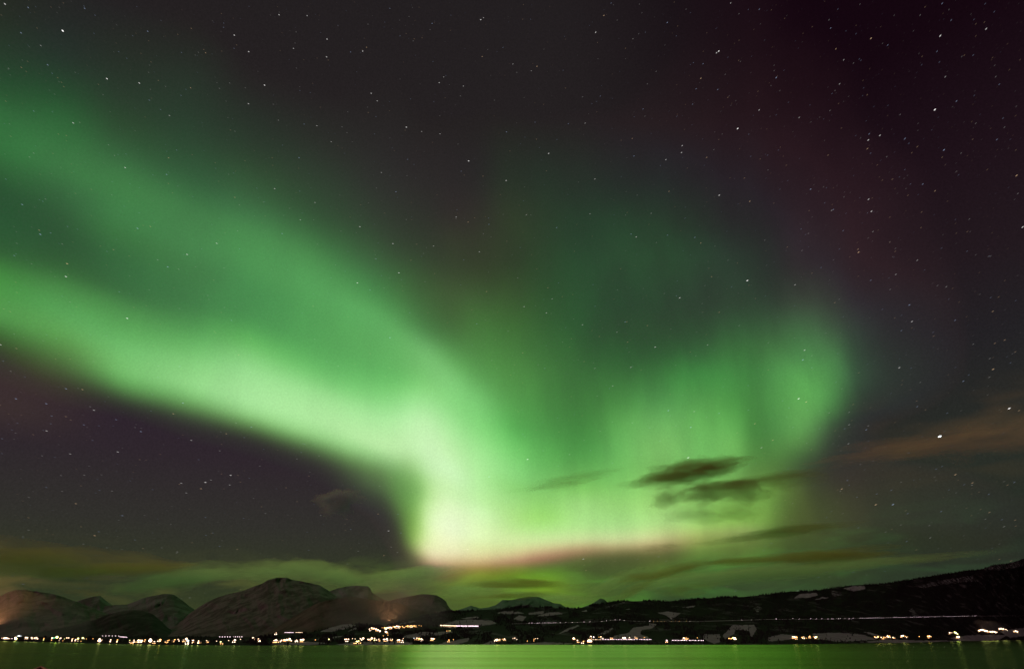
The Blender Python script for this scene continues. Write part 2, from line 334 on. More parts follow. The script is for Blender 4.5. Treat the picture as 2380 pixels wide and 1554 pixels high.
base = base_np(AZg, ELg)
glow = np.clip(seen - base, 0, None)
fade = np.clip((GX + 700) / 500, 0, 1) * np.clip((2800 - GX) / 300, 0, 1) * np.clip((GY + 900) / 500, 0, 1) * np.clip((1475 - GY) / 50, 0, 1)
glow *= fade[..., None]
glow[..., 0] = np.minimum(glow[..., 0], 2.2 * glow[..., 1]); glow[..., 2] = np.minimum(glow[..., 2], 1.1 * glow[..., 1])
gs = np.clip(glow.sum(-1) / 0.006, 0, 1); glow *= (gs * gs * (3 - 2 * gs))[..., None]
dx, dy, dz = ray(GX / S, GY / S)
R = 14000.0 / np.sin(np.clip(ELg, 0.02, 1.5) + math.radians(9))
P = np.stack([dx * R, dy * R, dz * R + CAMZ], -1)
am, n = new_mat('aurora_light')
o_ = n.n('ShaderNodeOutputMaterial'); em = n.n('ShaderNodeEmission'); tr = n.n('ShaderNodeBsdfTransparent'); ad = n.n('ShaderNodeAddShader')
at = n.n('ShaderNodeAttribute', attribute_name='glow')
geo = n.n('ShaderNodeNewGeometry')
nrm = n.n('ShaderNodeVectorMath', operation='NORMALIZE'); n.l(geo.outputs['Position'], nrm.inputs[0])
mp = n.n('ShaderNodeMapping'); mp.inputs['Scale'].default_value = (24, 24, 1.4); n.l(nrm.outputs[0], mp.inputs[0])
nz = n.n('ShaderNodeTexNoise', i_Scale=1.0, i_Detail=2.0); n.l(mp.outputs[0], nz.inputs['Vector'])
sx_ = n.n('ShaderNodeSeparateXYZ'); n.l(nrm.outputs[0], sx_.inputs[0])
nz2 = n.n('ShaderNodeTexNoise', i_Scale=420.0, i_Detail=1.0); n.l(nrm.outputs[0], nz2.inputs['Vector'])
k1 = n.m('ADD', n.m('ADD', 1.0, n.m('MULTIPLY', n.ss(nz.outputs['Fac'], 0.3, 0.7, -1.0, 1.0), n.ss(sx_.outputs[0], -0.1, 0.25, 0.03, 0.10))), n.m('MULTIPLY', n.m('SUBTRACT', nz2.outputs['Fac'], 0.5), 0.22))
n.l(at.outputs['Vector'], em.inputs['Color']); n.l(k1, em.inputs['Strength'])
n.l(em.outputs[0], ad.inputs[0]); n.l(tr.outputs[0], ad.inputs[1]); n.l(ad.outputs[0], o_.inputs[0])
am.cycles.emission_sampling = 'NONE'
aur = grid_obj('aurora', P, am, keep=(glow.sum(-1) > 0.0006), attrs={'glow': glow})
tag(aur, 'bright green aurora band sweeping down from the upper left and folding above the hills', 'aurora')

# ------------------------------------------------------------------ stars (short trails about the pole)
rng = np.random.default_rng(7)
T = 1.942
tiles = {  # (x0,y0) of a source region -> (x, y, size, tint) : w white, b blue, o orange
 (0, 0): [(38,30,3,'w'),(219,58,2,'b'),(657,64,2,'b'),(487,238,5,'w'),(163,254,2,'b'),(1147,242,2,'b'),(1820,272,3,'w'),(1932,400,3,'w'),(1597,409,2,'o'),(831,610,3.4,'w'),(1082,644,3,'w'),(1481,681,2,'o'),(1485,219,1.5,'o'),(370,502,2,'b'),(166,522,1.5,'o'),(568,953,2.6,'w'),(1316,896,2,'w'),(1930,804,2.6,'w'),(1160,777,1.6,'b'),(972,1300,2.6,'w'),(1294,1353,2,'b'),(1310,1224,1.8,'o'),(1824,1531,1.8,'o'),(262,861,1.5,'b'),(317,353,1.8,'w'),(1230,624,1.3,'o'),(495,671,1.3,'o'),(515,1051,1.3,'o'),(1406,740,1.3,'b'),(1248,850,1.3,'b'),(1372,1164,1.4,'b'),(1410,407,1.4,'b'),(1583,384,1.2,'o'),(1737,212,1.4,'b'),(1818,374,1.4,'b'),(922,401,1.2,'b')],
 (1024, 0): [(179,114,2.8,'w'),(397,121,2.4,'w'),(291,375,2.4,'w'),(552,303,3,'w'),(548,441,2.8,'w'),(66,660,3.4,'w'),(829,396,3,'w'),(859,366,2,'o'),(735,403,1.8,'b'),(1746,152,3.2,'w'),(1767,137,2.2,'w'),(1368,181,2,'b'),(1757,438,2,'o'),(1423,641,2.6,'w'),(1458,597,2,'w'),(1611,667,2.2,'w'),(895,723,2.8,'w'),(942,782,2.4,'w'),(1168,986,3.2,'w'),(1287,1020,2,'w'),(1429,1038,2.2,'w'),(473,975,2.2,'w'),(584,1099,2,'w'),(1652,1248,3.6,'w'),(1943,1400,2.8,'w'),(1946,1023,2,'b'),(145,1463,2.4,'w'),(334,1223,2,'b'),(974,1338,2,'w'),(1087,1487,2,'b'),(174,932,1.6,'w'),(374,962,1.6,'b'),(872,872,1.4,'o'),(1229,301,1.4,'o'),(1763,1366,1.6,'o'),(1594,1328,1.5,'b'),(1178,1236,1.6,'b'),(870,187,1.4,'w'),(1040,64,1.6,'b'),(1119,278,1.4,'b'),(1290,293,1.3,'o'),(1588,744,1.4,'w'),(1919,367,1.5,'b')],
 (2048, 0): [(714,119,2.4,'o'),(650,250,3,'w'),(194,514,2.4,'o'),(1206,174,2.2,'b'),(1606,396,3.8,'w'),(1589,409,2.8,'w'),(1467,607,2.4,'o'),(1484,494,1.8,'b'),(1430,688,1.8,'b'),(1598,694,1.8,'b'),(1753,997,4,'w'),(1920,853,2.4,'w'),(1322,1130,2.6,'w'),(1317,1183,2.6,'w'),(1195,1238,2.4,'w'),(285,1190,3,'w'),(1512,1221,2,'o'),(644,1388,2.2,'w'),(1610,1514,3,'w'),(947,1210,1.8,'b'),(934,1074,1.8,'o'),(568,955,2,'w'),(438,959,1.6,'b'),(1698,23,2.2,'w'),(1921,71,1.8,'b'),(940,300,1.6,'w'),(1018,845,1.6,'b'),(1220,1484,1.8,'o'),(7,496,2,'w'),(150,549,1.8,'w'),(1403,808,1.6,'b'),(1805,1381,1.5,'o'),(1677,755,1.4,'o'),(770,23,1.6,'b'),(882,374,1.3,'o'),(687,745,1.5,'b'),(548,751,1.4,'w'),(179,948,1.5,'b'),(190,1080,1.4,'o')],
 (3072, 0): [(1338,277,3.2,'w'),(1296,850,4,'w'),(1695,223,2.6,'w'),(800,297,2.6,'o'),(64,601,2.4,'b'),(588,464,2,'w'),(527,379,2,'o'),(779,1086,2.8,'w'),(869,1050,2.6,'w'),(786,1038,1.8,'b'),(772,1153,2,'o'),(1367,1163,2.4,'b'),(1931,1361,2.4,'o'),(781,1546,2.6,'w'),(331,1467,2.2,'b'),(1377,595,1.8,'w'),(242,911,2,'w'),(556,650,2,'w'),(487,217,1.8,'b'),(1298,1480,1.8,'o'),(1202,1428,1.8,'b'),(1464,784,1.8,'b'),(1353,26,1.8,'b'),(930,349,1.6,'b'),(1062,1078,1.6,'b'),(1065,1072,1.5,'b'),(1778,1082,1.6,'b'),(1160,1137,1.5,'o'),(966,1390,1.5,'o'),(466,1203,1.5,'o'),(771,735,1.4,'o'),(1313,398,1.5,'b'),(1423,155,1.5,'b'),(1797,653,1.4,'b')],
 (0, 700): [(521,686,2.6,'o'),(512,786,3,'w'),(313,458,2.4,'b'),(988,1110,3.2,'w'),(1453,614,2.8,'w'),(1684,528,2.6,'w'),(1303,711,2.2,'b'),(1068,412,2.2,'b'),(172,227,2,'b'),(305,426,1.8,'o'),(1168,397,1.8,'o'),(1853,1393,1.8,'o'),(1798,1126,1.8,'b'),(881,577,1.6,'o'),(110,623,1.6,'b'),(4,1315,2.4,'w'),(1388,729,1.4,'w'),(1225,657,1.4,'w'),(393,447,1.5,'b'),(127,1344,1.5,'o'),(926,904,1.4,'b'),(1860,571,1.4,'b')],
 (1024, 700): [(807,399,2.6,'w'),(787,835,3,'w'),(1110,757,2.8,'w'),(1063,530,2.6,'w'),(1379,549,2,'w'),(1040,1260,2.4,'b'),(458,211,2,'w'),(344,346,2,'w'),(203,452,2,'b'),(1555,324,2.2,'w'),(1648,363,1.8,'o'),(1735,594,2.2,'w'),(1809,381,1.6,'b'),(886,890,1.6,'b'),(1791,902,1.8,'o'),(1715,1152,1.6,'b'),(1195,1067,1.4,'b'),(444,1016,1.6,'o'),(933,648,1.5,'b'),(638,1479,1.4,'w'),(1203,659,1.4,'o')],
 (2048, 700): [(965,478,2.4,'w'),(925,456,1.8,'b'),(1828,817,4,'w'),(1303,951,2.8,'w'),(1112,1333,2.6,'w'),(267,1068,2.2,'w'),(94,1019,2.2,'w'),(312,959,1.8,'w'),(548,1160,2,'w'),(606,299,1.8,'w'),(347,406,1.8,'b'),(112,308,1.8,'w'),(1847,202,2.2,'o'),(1466,526,1.8,'o'),(1420,482,1.8,'b'),(1208,464,1.6,'b'),(879,1138,1.8,'b'),(892,1137,1.6,'o'),(1052,1166,1.6,'o'),(923,1490,2.2,'w'),(898,1294,1.6,'o'),(1550,787,1.6,'o'),(1519,1316,1.8,'w'),(1081,295,1.6,'w'),(83,1378,1.6,'o'),(815,1217,1.6,'w'),(279,873,1.5,'o'),(644,1498,1.6,'w'),(1609,1063,1.6,'o'),(255,1498,1.5,'b')],
 (3072, 700): [(804,280,2.8,'w'),(704,597,2.6,'o'),(699,574,1.8,'o'),(1978,402,2.8,'w'),(210,850,2.2,'w'),(1118,1135,2.4,'w'),(1098,1006,2,'b'),(1020,1493,2.4,'w'),(284,1357,2.6,'w'),(271,1432,2.4,'b'),(1749,1505,2.4,'o'),(1746,1056,1.8,'o'),(1160,659,1.8,'w'),(993,769,1.8,'w'),(507,266,1.8,'b'),(494,273,1.8,'w'),(584,429,1.5,'b'),(815,437,1.5,'w'),(798,815,1.6,'b'),(1453,1125,1.6,'b'),(1839,1278,1.6,'o'),(1036,1205,1.5,'b'),(1762,1304,1.5,'o'),(519,988,1.5,'o'),(1385,865,1.5,'w')],
 (0, 1400): [(362,624,2.2,'w'),(513,297,2,'b'),(640,303,2,'o'),(730,463,2.2,'w'),(1094,629,2,'b'),(915,787,2.2,'w'),(1486,697,2,'w'),(1596,1023,2.8,'w'),(1792,968,2.6,'w'),(1408,1030,2,'w'),(1562,1072,2,'o'),(1346,491,2,'o'),(1421,408,2.2,'b'),(359,413,2,'b'),(124,375,2,'b'),(545,803,1.8,'w'),(735,1436,2,'o'),(589,1188,1.8,'o'),(950,1281,1.6,'b'),(1447,1105,1.6,'w'),(1639,1005,1.6,'w'),(1784,1043,1.8,'w'),(1758,646,1.8,'o'),(1953,595,1.8,'b'),(902,537,1.6,'b'),(401,508,1.4,'b'),(511,513,1.4,'o'),(651,577,1.5,'b')],
 (1500, 1700): [(1185,262,3,'w'),(886,397,2.2,'b'),(719,961,2,'w'),(1618,1035,2.2,'w'),(1638,1124,1.4,'o'),(1841,1191,1.8,'w'),(105,817,2.2,'w'),(69,1008,1.6,'o'),(1511,224,1.5,'w'),(24,686,1.5,'o')],
 (2400, 1500): [(685,638,3.4,'w'),(705,402,2.4,'b'),(531,272,2.4,'b'),(1342,502,2,'o'),(1203,374,2,'o'),(1254,560,2,'w'),(563,728,2,'b'),(732,279,1.8,'w'),(925,293,1.8,'b'),(99,81,1.8,'w')],
 (3072, 1500): [(238,180,3.4,'w'),(297,205,2.4,'o'),(1334,473,6,'w'),(1874,256,4,'w'),(837,1002,2.4,'o'),(971,1001,2.4,'b'),(573,880,2.2,'o'),(1456,769,2.2,'o'),(1588,833,1.8,'o'),(763,421,1.8,'b'),(1517,44,1.8,'b'),(630,382,1.6,'w'),(625,529,1.6,'w'),(1950,272,1.6,'o'),(1093,601,1.5,'b'),(1720,1062,1.5,'o'),(1160,241,1.5,'b')],
}
tint = {'w': (1.0, 0.97, 0.95), 'b': (0.55, 0.68, 1.0), 'o': (1.0, 0.66, 0.38)}
stars = []
for (x0, y0), L in tiles.items():
    for x, y, s, t in L:
        stars.append(((x0 + x / T) / 4, (y0 + y / T) / 4, s, tint[t]))
for i in range(8500):
    px, py = rng.uniform(-120, 1144), rng.uniform(-120, 598)
    s = 0.30 + 0.95 * rng.random() ** 3.4
    c = tint['wbobwo'[rng.integers(6)]]
    stars.append((px, py, s, c))
pole = Vector([float(v) for v in ray(1553 / 4, -1153 / 4)]).normalized()
from mathutils import Matrix
ROT = 0.0030
RS = 170000.0
sv, sf, scol = [], [], []
for px, py, s, c in stars:
    d = Vector([float(v) for v in ray(px, py)])
    half = ROT * 0.5
    a = (Matrix.Rotation(-half, 3, pole) @ d).normalized(); b = (Matrix.Rotation(half, 3, pole) @ d).normalized()
    w = (0.18 + 0.055 * min(s, 4.5) + (0.35 if s > 5 else 0)) / F * RS
    t = b - a
    if t.length < 1e-5: t = Vector((1, 0, 0))
    t.normalize(); ca = a.cross(t).normalized()
    ln = (b - a).length * RS * 0.5
    cd = d * RS + Vector((0, 0, CAMZ)); k = len(sv)
    for v in (t * (ln + w), ca * w, -t * (ln + w), -ca * w, d * w, -d * w):
        sv.append(cd + v)
    for f in ((0, 1, 4), (1, 2, 4), (2, 3, 4), (3, 0, 4), (1, 0, 5), (2, 1, 5), (3, 2, 5), (0, 3, 5)):
        sf.append(tuple(k + q for q in f))
    br = 0.038 * s ** 2.0 if s < 1.3 else 0.034 * s ** 2.0
    scol += [(c[0] * br, c[1] * br, c[2] * br)] * 6
sm, n = new_mat('starlight')
o_ = n.n('ShaderNodeOutputMaterial'); em = n.n('ShaderNodeEmission'); tr = n.n('ShaderNodeBsdfTransparent'); ad = n.n('ShaderNodeAddShader')
at = n.n('ShaderNodeAttribute', attribute_name='magnitude')
n.l(at.outputs['Vector'], em.inputs['Color'])
n.l(em.outputs[0], ad.inputs[0]); n.l(tr.outputs[0], ad.inputs[1]); n.l(ad.outputs[0], o_.inputs[0])
sm.cycles.emission_sampling = 'NONE'
so = mesh_obj('stars', sv, sf, sm)
a_ = so.data.attributes.new('magnitude', 'FLOAT_VECTOR', 'POINT')
a_.data.foreach_set('vector', np.array(scol, np.float32).ravel())
tag(so, 'field of small white, blue and orange stars over the whole sky', 'stars', kind='stuff')

# ------------------------------------------------------------------ clouds (soft bodies of thin mist)
def cloud_mat(name, c, dens, absorb, g=0.2):
    m, n = new_mat(name)
    o = n.n('ShaderNodeOutputMaterial'); v = n.n('ShaderNodeVolumePrincipled')
    v.inputs['Color'].default_value = (*c, 1); v.inputs['Density'].default_value = dens
    v.inputs['Absorption Color'].default_value = (*absorb, 1); v.inputs['Anisotropy'].default_value = g
    n.l(v.outputs[0], o.inputs['Volume'])
    m.cycles.homogeneous_volume = True
    return m
def cloud(zx, zy, a, b, tilt, dist, mat, label, seed, region=(2400, 1500), group=None, wob=1.0, n_w=9):
    """zx, zy: spot in a zoomed source region; a, b half sizes in that region's pixels; a soft core with thin wisps around it"""
    px, py = (region[0] + zx / T) / 4, (region[1] + zy / T) / 4
    d = Vector([float(v) for v in ray(px, py)])
    u = 1.12 * dist / F / (4 * T)
    right = d.cross(Vector((0, 0, 1))).normalized(); up = right.cross(d).normalized()
    ct, st = math.cos(tilt), math.sin(tilt)
    ax = right * ct + up * st; bx = up * ct - right * st
    rr = random.Random(seed * 13 + 1); root = None
    for w in range(n_w + 1):
        if w == 0: sa, sb, ox, oy, oz = 0.72, 0.72, 0, 0, 0
        else: sa, sb, ox, oy, oz = rr.uniform(0.25, 0.8), rr.uniform(0.3, 0.75), rr.uniform(-0.62, 0.62), rr.uniform(-0.6, 0.6), rr.uniform(-0.3, 0.3)
        off = ax * (ox * a * u) + bx * (oy * b * u) + d * (oz * a * u * 0.6)
        bm = bmesh.new(); bmesh.ops.create_icosphere(bm, subdivisions=4, radius=1.0)
        sd = seed * 7.1 + w * 3.3
        for v in bm.verts:
            p = v.co.copy(); q = Vector((p.x * 1.3 + sd, p.y * 1.3, p.z * 1.0 + sd))
            k = 1 + 0.5 * mnoise.fractal(q, 0.9, 2.0, 3, noise_basis='PERLIN_ORIGINAL')
            bend = 0.55 * wob * mnoise.noise(Vector((p.x * 1.4 + sd, sd, 0)))
            v.co = ax * (p.x * a * sa * u * k) + bx * ((p.z * k + bend) * b * sb * u) + d * (p.y * a * sa * u * 0.6 * k) + off
        nm = 'cloud' if w == 0 else 'wisp'
        me = bpy.data.meshes.new(nm); bm.to_mesh(me); bm.free(); me.materials.append(mat)
        o = bpy.data.objects.new(nm, me); col.objects.link(o)
        if w == 0: root = o; o.location = d * dist + Vector((0, 0, CAMZ))
        else: o.parent = root
    return tag(root, label, 'cloud', group)
CLOUDS = True
if CLOUDS:
    def dmat(k, name): return cloud_mat(name, (0.80, 0.45, 0.18), k, (0.34, 0.18, 0.05))
    M0 = dmat(0.00016, 'faint_mist'); M3, M2, M1 = dmat(0.0009, 'dense_mist'), dmat(0.0007, 'mist'), dmat(0.00028, 'thin_mist')
    cloud(800, 728, 345, 78, 0.07, 15000, M3, 'darkest long cloud wisp across the right part of the aurora', 1)
    cloud(510, 815, 230, 64, 0.16, 15600, M2, 'dark ragged cloud wisp below and left of the darkest one', 2)
    cloud(985, 893, 290, 90, 0.04, 14500, M3, 'dark wedge shaped cloud under the darkest wisp', 3)
    cloud(1330, 830, 380, 60, 0.05, 14000, M1, 'faint cloud streak reaching right from the dark wedge', 4)
    cloud(560, 950, 150, 60, 0.2, 15200, M2, 'small dark cloud puff left of the dark wedge', 5)
    cloud(880, 1050, 300, 80, -0.05, 15300, M1, 'faint cloud below the dark wedge', 6)
    cloud(1300, 1240, 380, 40, 0.05, 15800, M1, 'faint cloud streak under the right end of the aurora', 8)
    cloud(490, 1335, 130, 30, 0.05, 16500, M1, 'small cloud touching the pink lower fringe of the aurora', 9)
    cloud(1510, 430, 340, 48, 0.15, 15800, M0, 'long faint cloud streak in the middle of the aurora', 11, (1500, 1700))
    cloud(1150, 1232, 380, 26, 0.0, 21000, M1, 'upper dark cloud arc low under the bright fold', 12, (1500, 1700))
    cloud(1130, 1310, 300, 26, 0.05, 21500, M1, 'lower dark cloud arc low under the bright fold', 13, (1500, 1700))

    OR = cloud_mat('town_tint_mist', (1.0, 0.55, 0.25), 0.00016, (0.6, 0.5, 0.3), -0.4)  # orange town light is put into the mist colour
    OM = cloud_mat('town_tint_mist_dense', (1.0, 0.80, 0.50), 0.0026, (1.0, 0.95, 0.8), -0.4); OL = cloud_mat('town_tint_mist_bank', (1.0, 0.44, 0.14), 0.00026, (0.6, 0.5, 0.3), -0.4)  # both mists carry town light as an orange tint in their colour
    OB = cloud_mat('low_mist_bank', (1.0, 0.78, 0.36), 0.00024, (0.6, 0.55, 0.4))
    def pc(px, py, a, b, tilt, dist, mat, label, seed, wob=1.1):
        k = 4 * T
        cloud(px * k, py * k, a * k, b * k, tilt, dist, mat, label, seed, (0, 0), None, wob)
    pc(338, 503, 17, 10, 0.25, 12000, OM, 'lone small orange cloud in the dark sky left of the fold', 21)
    pc(72, 591, 8, 2.2, 0.02, 21000, OL, 'tiny orange cloud above the far left mountain', 22)
    pc(93, 592, 9, 3, 0.02, 21000, OL, 'tiny orange cloud just above the small pointed mountain', 23)
    pc(30, 562, 70, 13, -0.05, 24000, OL, 'orange brown cloud bank at the far left edge', 24)
    pc(115, 568, 62, 6.5, 0.08, 24500, OL, 'thin brown cloud streak right of the far left cloud bank', 25)
    pc(165, 581, 42, 9, 0.15, 25000, OB, 'olive cloud patch over the grey flat topped mountain', 26)
    pc(222, 574, 42, 6, 0.12, 25500, OB, 'green cloud patch left of the highest peak', 27)
    pc(288, 567, 42, 10, 0.05, 26000, OB, 'green cloud cap arching above the highest peak', 28)
    pc(345, 577, 40, 9, -0.1, 26500, OB, 'green cloud patch right of the highest peak', 29)
    pc(1000, 437, 44, 14, 0.02, 16000, OR, 'soft orange cloud at the right edge beside the brightest star', 31)
    pc(910, 447, 62, 8, 0.02, 16500, OR, 'faint tan cloud streak left of the soft orange cloud', 32)
    pc(646, 576, 28, 4, 0.10, 21000, M1, 'dark curl of cloud over the middle of the hillside', 33)
    pc(636, 588, 22, 5, 0.45, 21200, M1, 'slanting dark cloud just above the middle of the ridge', 34)
    pc(676, 570, 30, 4.5, 0.22, 21400, M1, 'long dark cloud band over the hillside', 35)
    pc(690, 589, 26, 6, 0.1, 21600, M1, 'dark cloud patch resting on the right ridge', 36)
    pc(732, 561, 36, 3.5, 0.03, 21800, M1, 'thin dark cloud line higher over the right ridge', 37)
    pc(535, 582, 34, 3, -0.08, 22000, M1, 'dark cloud arc under the bottom of the bright fold', 38)
    pc(830, 555, 60, 5, 0.03, 21800, M1, 'wide dark cloud line over the right hillside', 39)
    pc(470, 590, 34, 6, 0.05, 27000, OB, 'pale green cloud curl low under the bright fold', 40)
    pc(545, 596, 40, 5, -0.05, 27200, OB, 'green cloud lying behind the low distant peaks', 41)
    pc(612, 584, 30, 6, 0.35, 27400, OB, 'pale green cloud curl rising over the middle of the ridge', 42)
    pc(668, 581, 34, 4, 0.2, 27600, OB, 'thin pale green cloud between the dark curls over the hillside', 43)
    pc(730, 577, 60, 6, 0.08, 27800, OB, 'long pale green cloud above the right ridge', 44)
    pc(830, 566, 70, 5, 0.05, 28000, OB, 'faint green cloud over the right hillside', 45)
    pc(400, 577, 42, 9, 0.12, 27000, OB, 'green cloud rising behind the snowy hump', 30)

# ------------------------------------------------------------------ terrain materials
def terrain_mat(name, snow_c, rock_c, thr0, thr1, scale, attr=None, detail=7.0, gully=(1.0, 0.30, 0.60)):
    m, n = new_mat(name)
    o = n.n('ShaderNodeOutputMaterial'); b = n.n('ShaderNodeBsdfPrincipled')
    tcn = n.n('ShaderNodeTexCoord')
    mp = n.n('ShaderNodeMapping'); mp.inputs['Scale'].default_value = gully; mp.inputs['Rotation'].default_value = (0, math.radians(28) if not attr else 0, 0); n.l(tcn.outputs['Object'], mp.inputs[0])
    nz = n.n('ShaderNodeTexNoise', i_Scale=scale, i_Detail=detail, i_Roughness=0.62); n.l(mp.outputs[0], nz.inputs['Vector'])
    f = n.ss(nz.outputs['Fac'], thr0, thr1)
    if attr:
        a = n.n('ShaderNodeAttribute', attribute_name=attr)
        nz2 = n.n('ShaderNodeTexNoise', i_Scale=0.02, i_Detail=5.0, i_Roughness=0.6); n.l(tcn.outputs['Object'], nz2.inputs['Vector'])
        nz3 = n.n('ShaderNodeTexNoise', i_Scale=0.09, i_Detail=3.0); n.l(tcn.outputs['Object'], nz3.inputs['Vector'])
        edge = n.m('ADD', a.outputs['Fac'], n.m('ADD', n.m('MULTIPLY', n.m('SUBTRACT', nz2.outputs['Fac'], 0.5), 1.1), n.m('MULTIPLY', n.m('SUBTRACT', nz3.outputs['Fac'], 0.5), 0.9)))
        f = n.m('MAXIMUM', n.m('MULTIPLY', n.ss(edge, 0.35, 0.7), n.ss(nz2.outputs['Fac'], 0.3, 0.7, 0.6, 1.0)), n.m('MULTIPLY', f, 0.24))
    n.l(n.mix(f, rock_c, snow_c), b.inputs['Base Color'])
    b.inputs['Roughness'].default_value = 0.9
    b.inputs['Specular IOR Level'].default_value = 0.1
    n.l(b.outputs[0], o.inputs[0])
    return m
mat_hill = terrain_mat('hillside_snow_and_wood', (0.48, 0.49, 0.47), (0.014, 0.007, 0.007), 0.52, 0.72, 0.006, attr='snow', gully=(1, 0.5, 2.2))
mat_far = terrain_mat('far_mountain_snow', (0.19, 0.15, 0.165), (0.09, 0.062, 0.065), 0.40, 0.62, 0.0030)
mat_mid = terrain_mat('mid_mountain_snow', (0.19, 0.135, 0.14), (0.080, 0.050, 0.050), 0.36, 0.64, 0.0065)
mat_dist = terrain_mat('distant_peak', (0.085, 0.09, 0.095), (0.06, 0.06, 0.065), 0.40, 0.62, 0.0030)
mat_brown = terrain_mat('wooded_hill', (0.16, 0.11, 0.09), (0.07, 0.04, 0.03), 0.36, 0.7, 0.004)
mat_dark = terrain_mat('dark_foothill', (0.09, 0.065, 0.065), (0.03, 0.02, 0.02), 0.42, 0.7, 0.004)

def ridge_mesh(name, pts, y_foot, d0, d1, mat, step=0.6, rows=46, rough=0.026, seed=1, label=None, pw=1.2, skyl=0.25):
    xs = [p[0] for p in pts]; ys = [p[1] for p in pts]
    X = np.arange(xs[0], xs[-1] + 0.01, step)
    yr = np.interp(X, xs, ys)
    yr = yr + skyl * fbm1(X, seed + 5, 4, 0.22)
    t = np.linspace(0, 1, rows)
    Xg, Tg = np.meshgrid(X, t, indexing='ij')
    yf = np.maximum(y_foot, yr + 0.3)
    Yg = yf[:, None] + (yr - yf)[:, None] * Tg
    AZ_, E_ = azel(Xg, Yg)
    D = d0 + (d1 - d0) * Tg ** pw
    wx_ = 1.6 * fbm1((Xg * 0.03, Yg * 0.05), seed + 40, 3)
    warp = 0.35 * fbm1((Xg * 0.09 + Tg * 1.3 + wx_, Tg * 0.6), seed, 4, 1.0) + 0.75 * fbm1((Xg * 0.06 + Yg * 0.05 + wx_, Yg * 0.10 - Xg * 0.02 + wx_), seed + 3, 6, 1.0)
    D = D * (1 + rough * warp * np.minimum(1, Tg * 3 + 0.15))
    dxx, dyy, dzz = ray(Xg, Yg)
    hyp = np.sqrt(dxx ** 2 + dyy ** 2)
    P = np.stack([dxx / hyp * D, dyy / hyp * D, CAMZ + dzz / hyp * D], -1)
    # the far side falls away behind the crest
    back = []
    for k, (dd, dh) in enumerate(((1.05, 0.82), (1.15, 0.4), (1.3, -0.02))):
        Dn = D[:, -1] * dd
        b = np.stack([dxx[:, -1] / hyp[:, -1] * Dn, dyy[:, -1] / hyp[:, -1] * Dn, P[:, -1, 2] * dh], -1)
        back.append(b[:, None])
    P = np.concatenate([P] + back, 1)
    o = grid_obj(name, P, mat)
    return tag(o, label, kind='structure')

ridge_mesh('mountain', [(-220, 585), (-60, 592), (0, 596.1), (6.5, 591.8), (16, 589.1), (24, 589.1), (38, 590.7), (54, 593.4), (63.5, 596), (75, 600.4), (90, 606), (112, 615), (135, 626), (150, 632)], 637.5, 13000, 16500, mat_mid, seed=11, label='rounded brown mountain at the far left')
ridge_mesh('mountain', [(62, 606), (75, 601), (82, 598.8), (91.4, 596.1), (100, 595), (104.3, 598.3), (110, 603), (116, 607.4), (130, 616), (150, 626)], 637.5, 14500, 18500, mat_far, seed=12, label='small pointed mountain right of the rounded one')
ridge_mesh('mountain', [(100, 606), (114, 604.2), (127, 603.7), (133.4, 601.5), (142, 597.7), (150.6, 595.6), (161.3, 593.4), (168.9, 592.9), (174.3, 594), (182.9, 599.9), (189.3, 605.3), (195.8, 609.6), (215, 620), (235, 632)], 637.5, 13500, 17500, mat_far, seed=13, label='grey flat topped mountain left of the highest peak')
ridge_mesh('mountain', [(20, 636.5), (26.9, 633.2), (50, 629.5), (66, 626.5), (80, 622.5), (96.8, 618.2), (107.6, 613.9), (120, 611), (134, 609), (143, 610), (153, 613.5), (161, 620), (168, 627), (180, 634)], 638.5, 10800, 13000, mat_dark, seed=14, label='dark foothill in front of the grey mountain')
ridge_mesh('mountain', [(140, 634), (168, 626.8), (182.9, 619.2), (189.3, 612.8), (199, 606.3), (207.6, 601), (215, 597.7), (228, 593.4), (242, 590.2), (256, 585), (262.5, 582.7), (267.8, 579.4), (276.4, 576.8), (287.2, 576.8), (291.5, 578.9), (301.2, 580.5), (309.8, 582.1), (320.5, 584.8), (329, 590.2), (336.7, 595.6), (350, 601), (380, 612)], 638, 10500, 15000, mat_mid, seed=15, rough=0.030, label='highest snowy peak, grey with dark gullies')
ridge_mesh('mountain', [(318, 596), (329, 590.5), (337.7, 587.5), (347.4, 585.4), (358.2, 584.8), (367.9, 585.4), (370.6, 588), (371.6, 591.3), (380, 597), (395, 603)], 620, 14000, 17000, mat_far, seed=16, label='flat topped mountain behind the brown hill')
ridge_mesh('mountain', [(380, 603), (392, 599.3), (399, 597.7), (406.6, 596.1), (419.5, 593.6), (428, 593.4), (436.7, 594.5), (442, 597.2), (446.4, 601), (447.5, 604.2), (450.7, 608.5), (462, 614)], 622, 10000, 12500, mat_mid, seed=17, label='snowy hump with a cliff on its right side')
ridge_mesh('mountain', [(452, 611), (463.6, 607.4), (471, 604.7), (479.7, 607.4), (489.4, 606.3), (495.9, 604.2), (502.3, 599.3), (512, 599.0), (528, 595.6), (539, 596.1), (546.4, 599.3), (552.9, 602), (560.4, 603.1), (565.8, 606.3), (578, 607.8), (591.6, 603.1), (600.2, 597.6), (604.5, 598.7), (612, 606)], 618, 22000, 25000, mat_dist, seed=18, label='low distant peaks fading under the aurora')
ridge_mesh('hill', [(236, 641), (256, 636.5), (266.8, 632), (277.5, 625.7), (288.3, 619.2), (299, 612.8), (307.6, 607.4), (316.2, 603.1), (325.9, 599.3), (336.7, 597.7), (352.8, 595.6), (363.6, 597.7), (379.7, 599.9), (395.8, 602), (408.7, 605.3), (417.3, 608.5), (430.2, 611.7), (455, 618), (480, 628)], 638, 6500, 8800, mat_brown, seed=19, label='broad brown hill above the bright village')

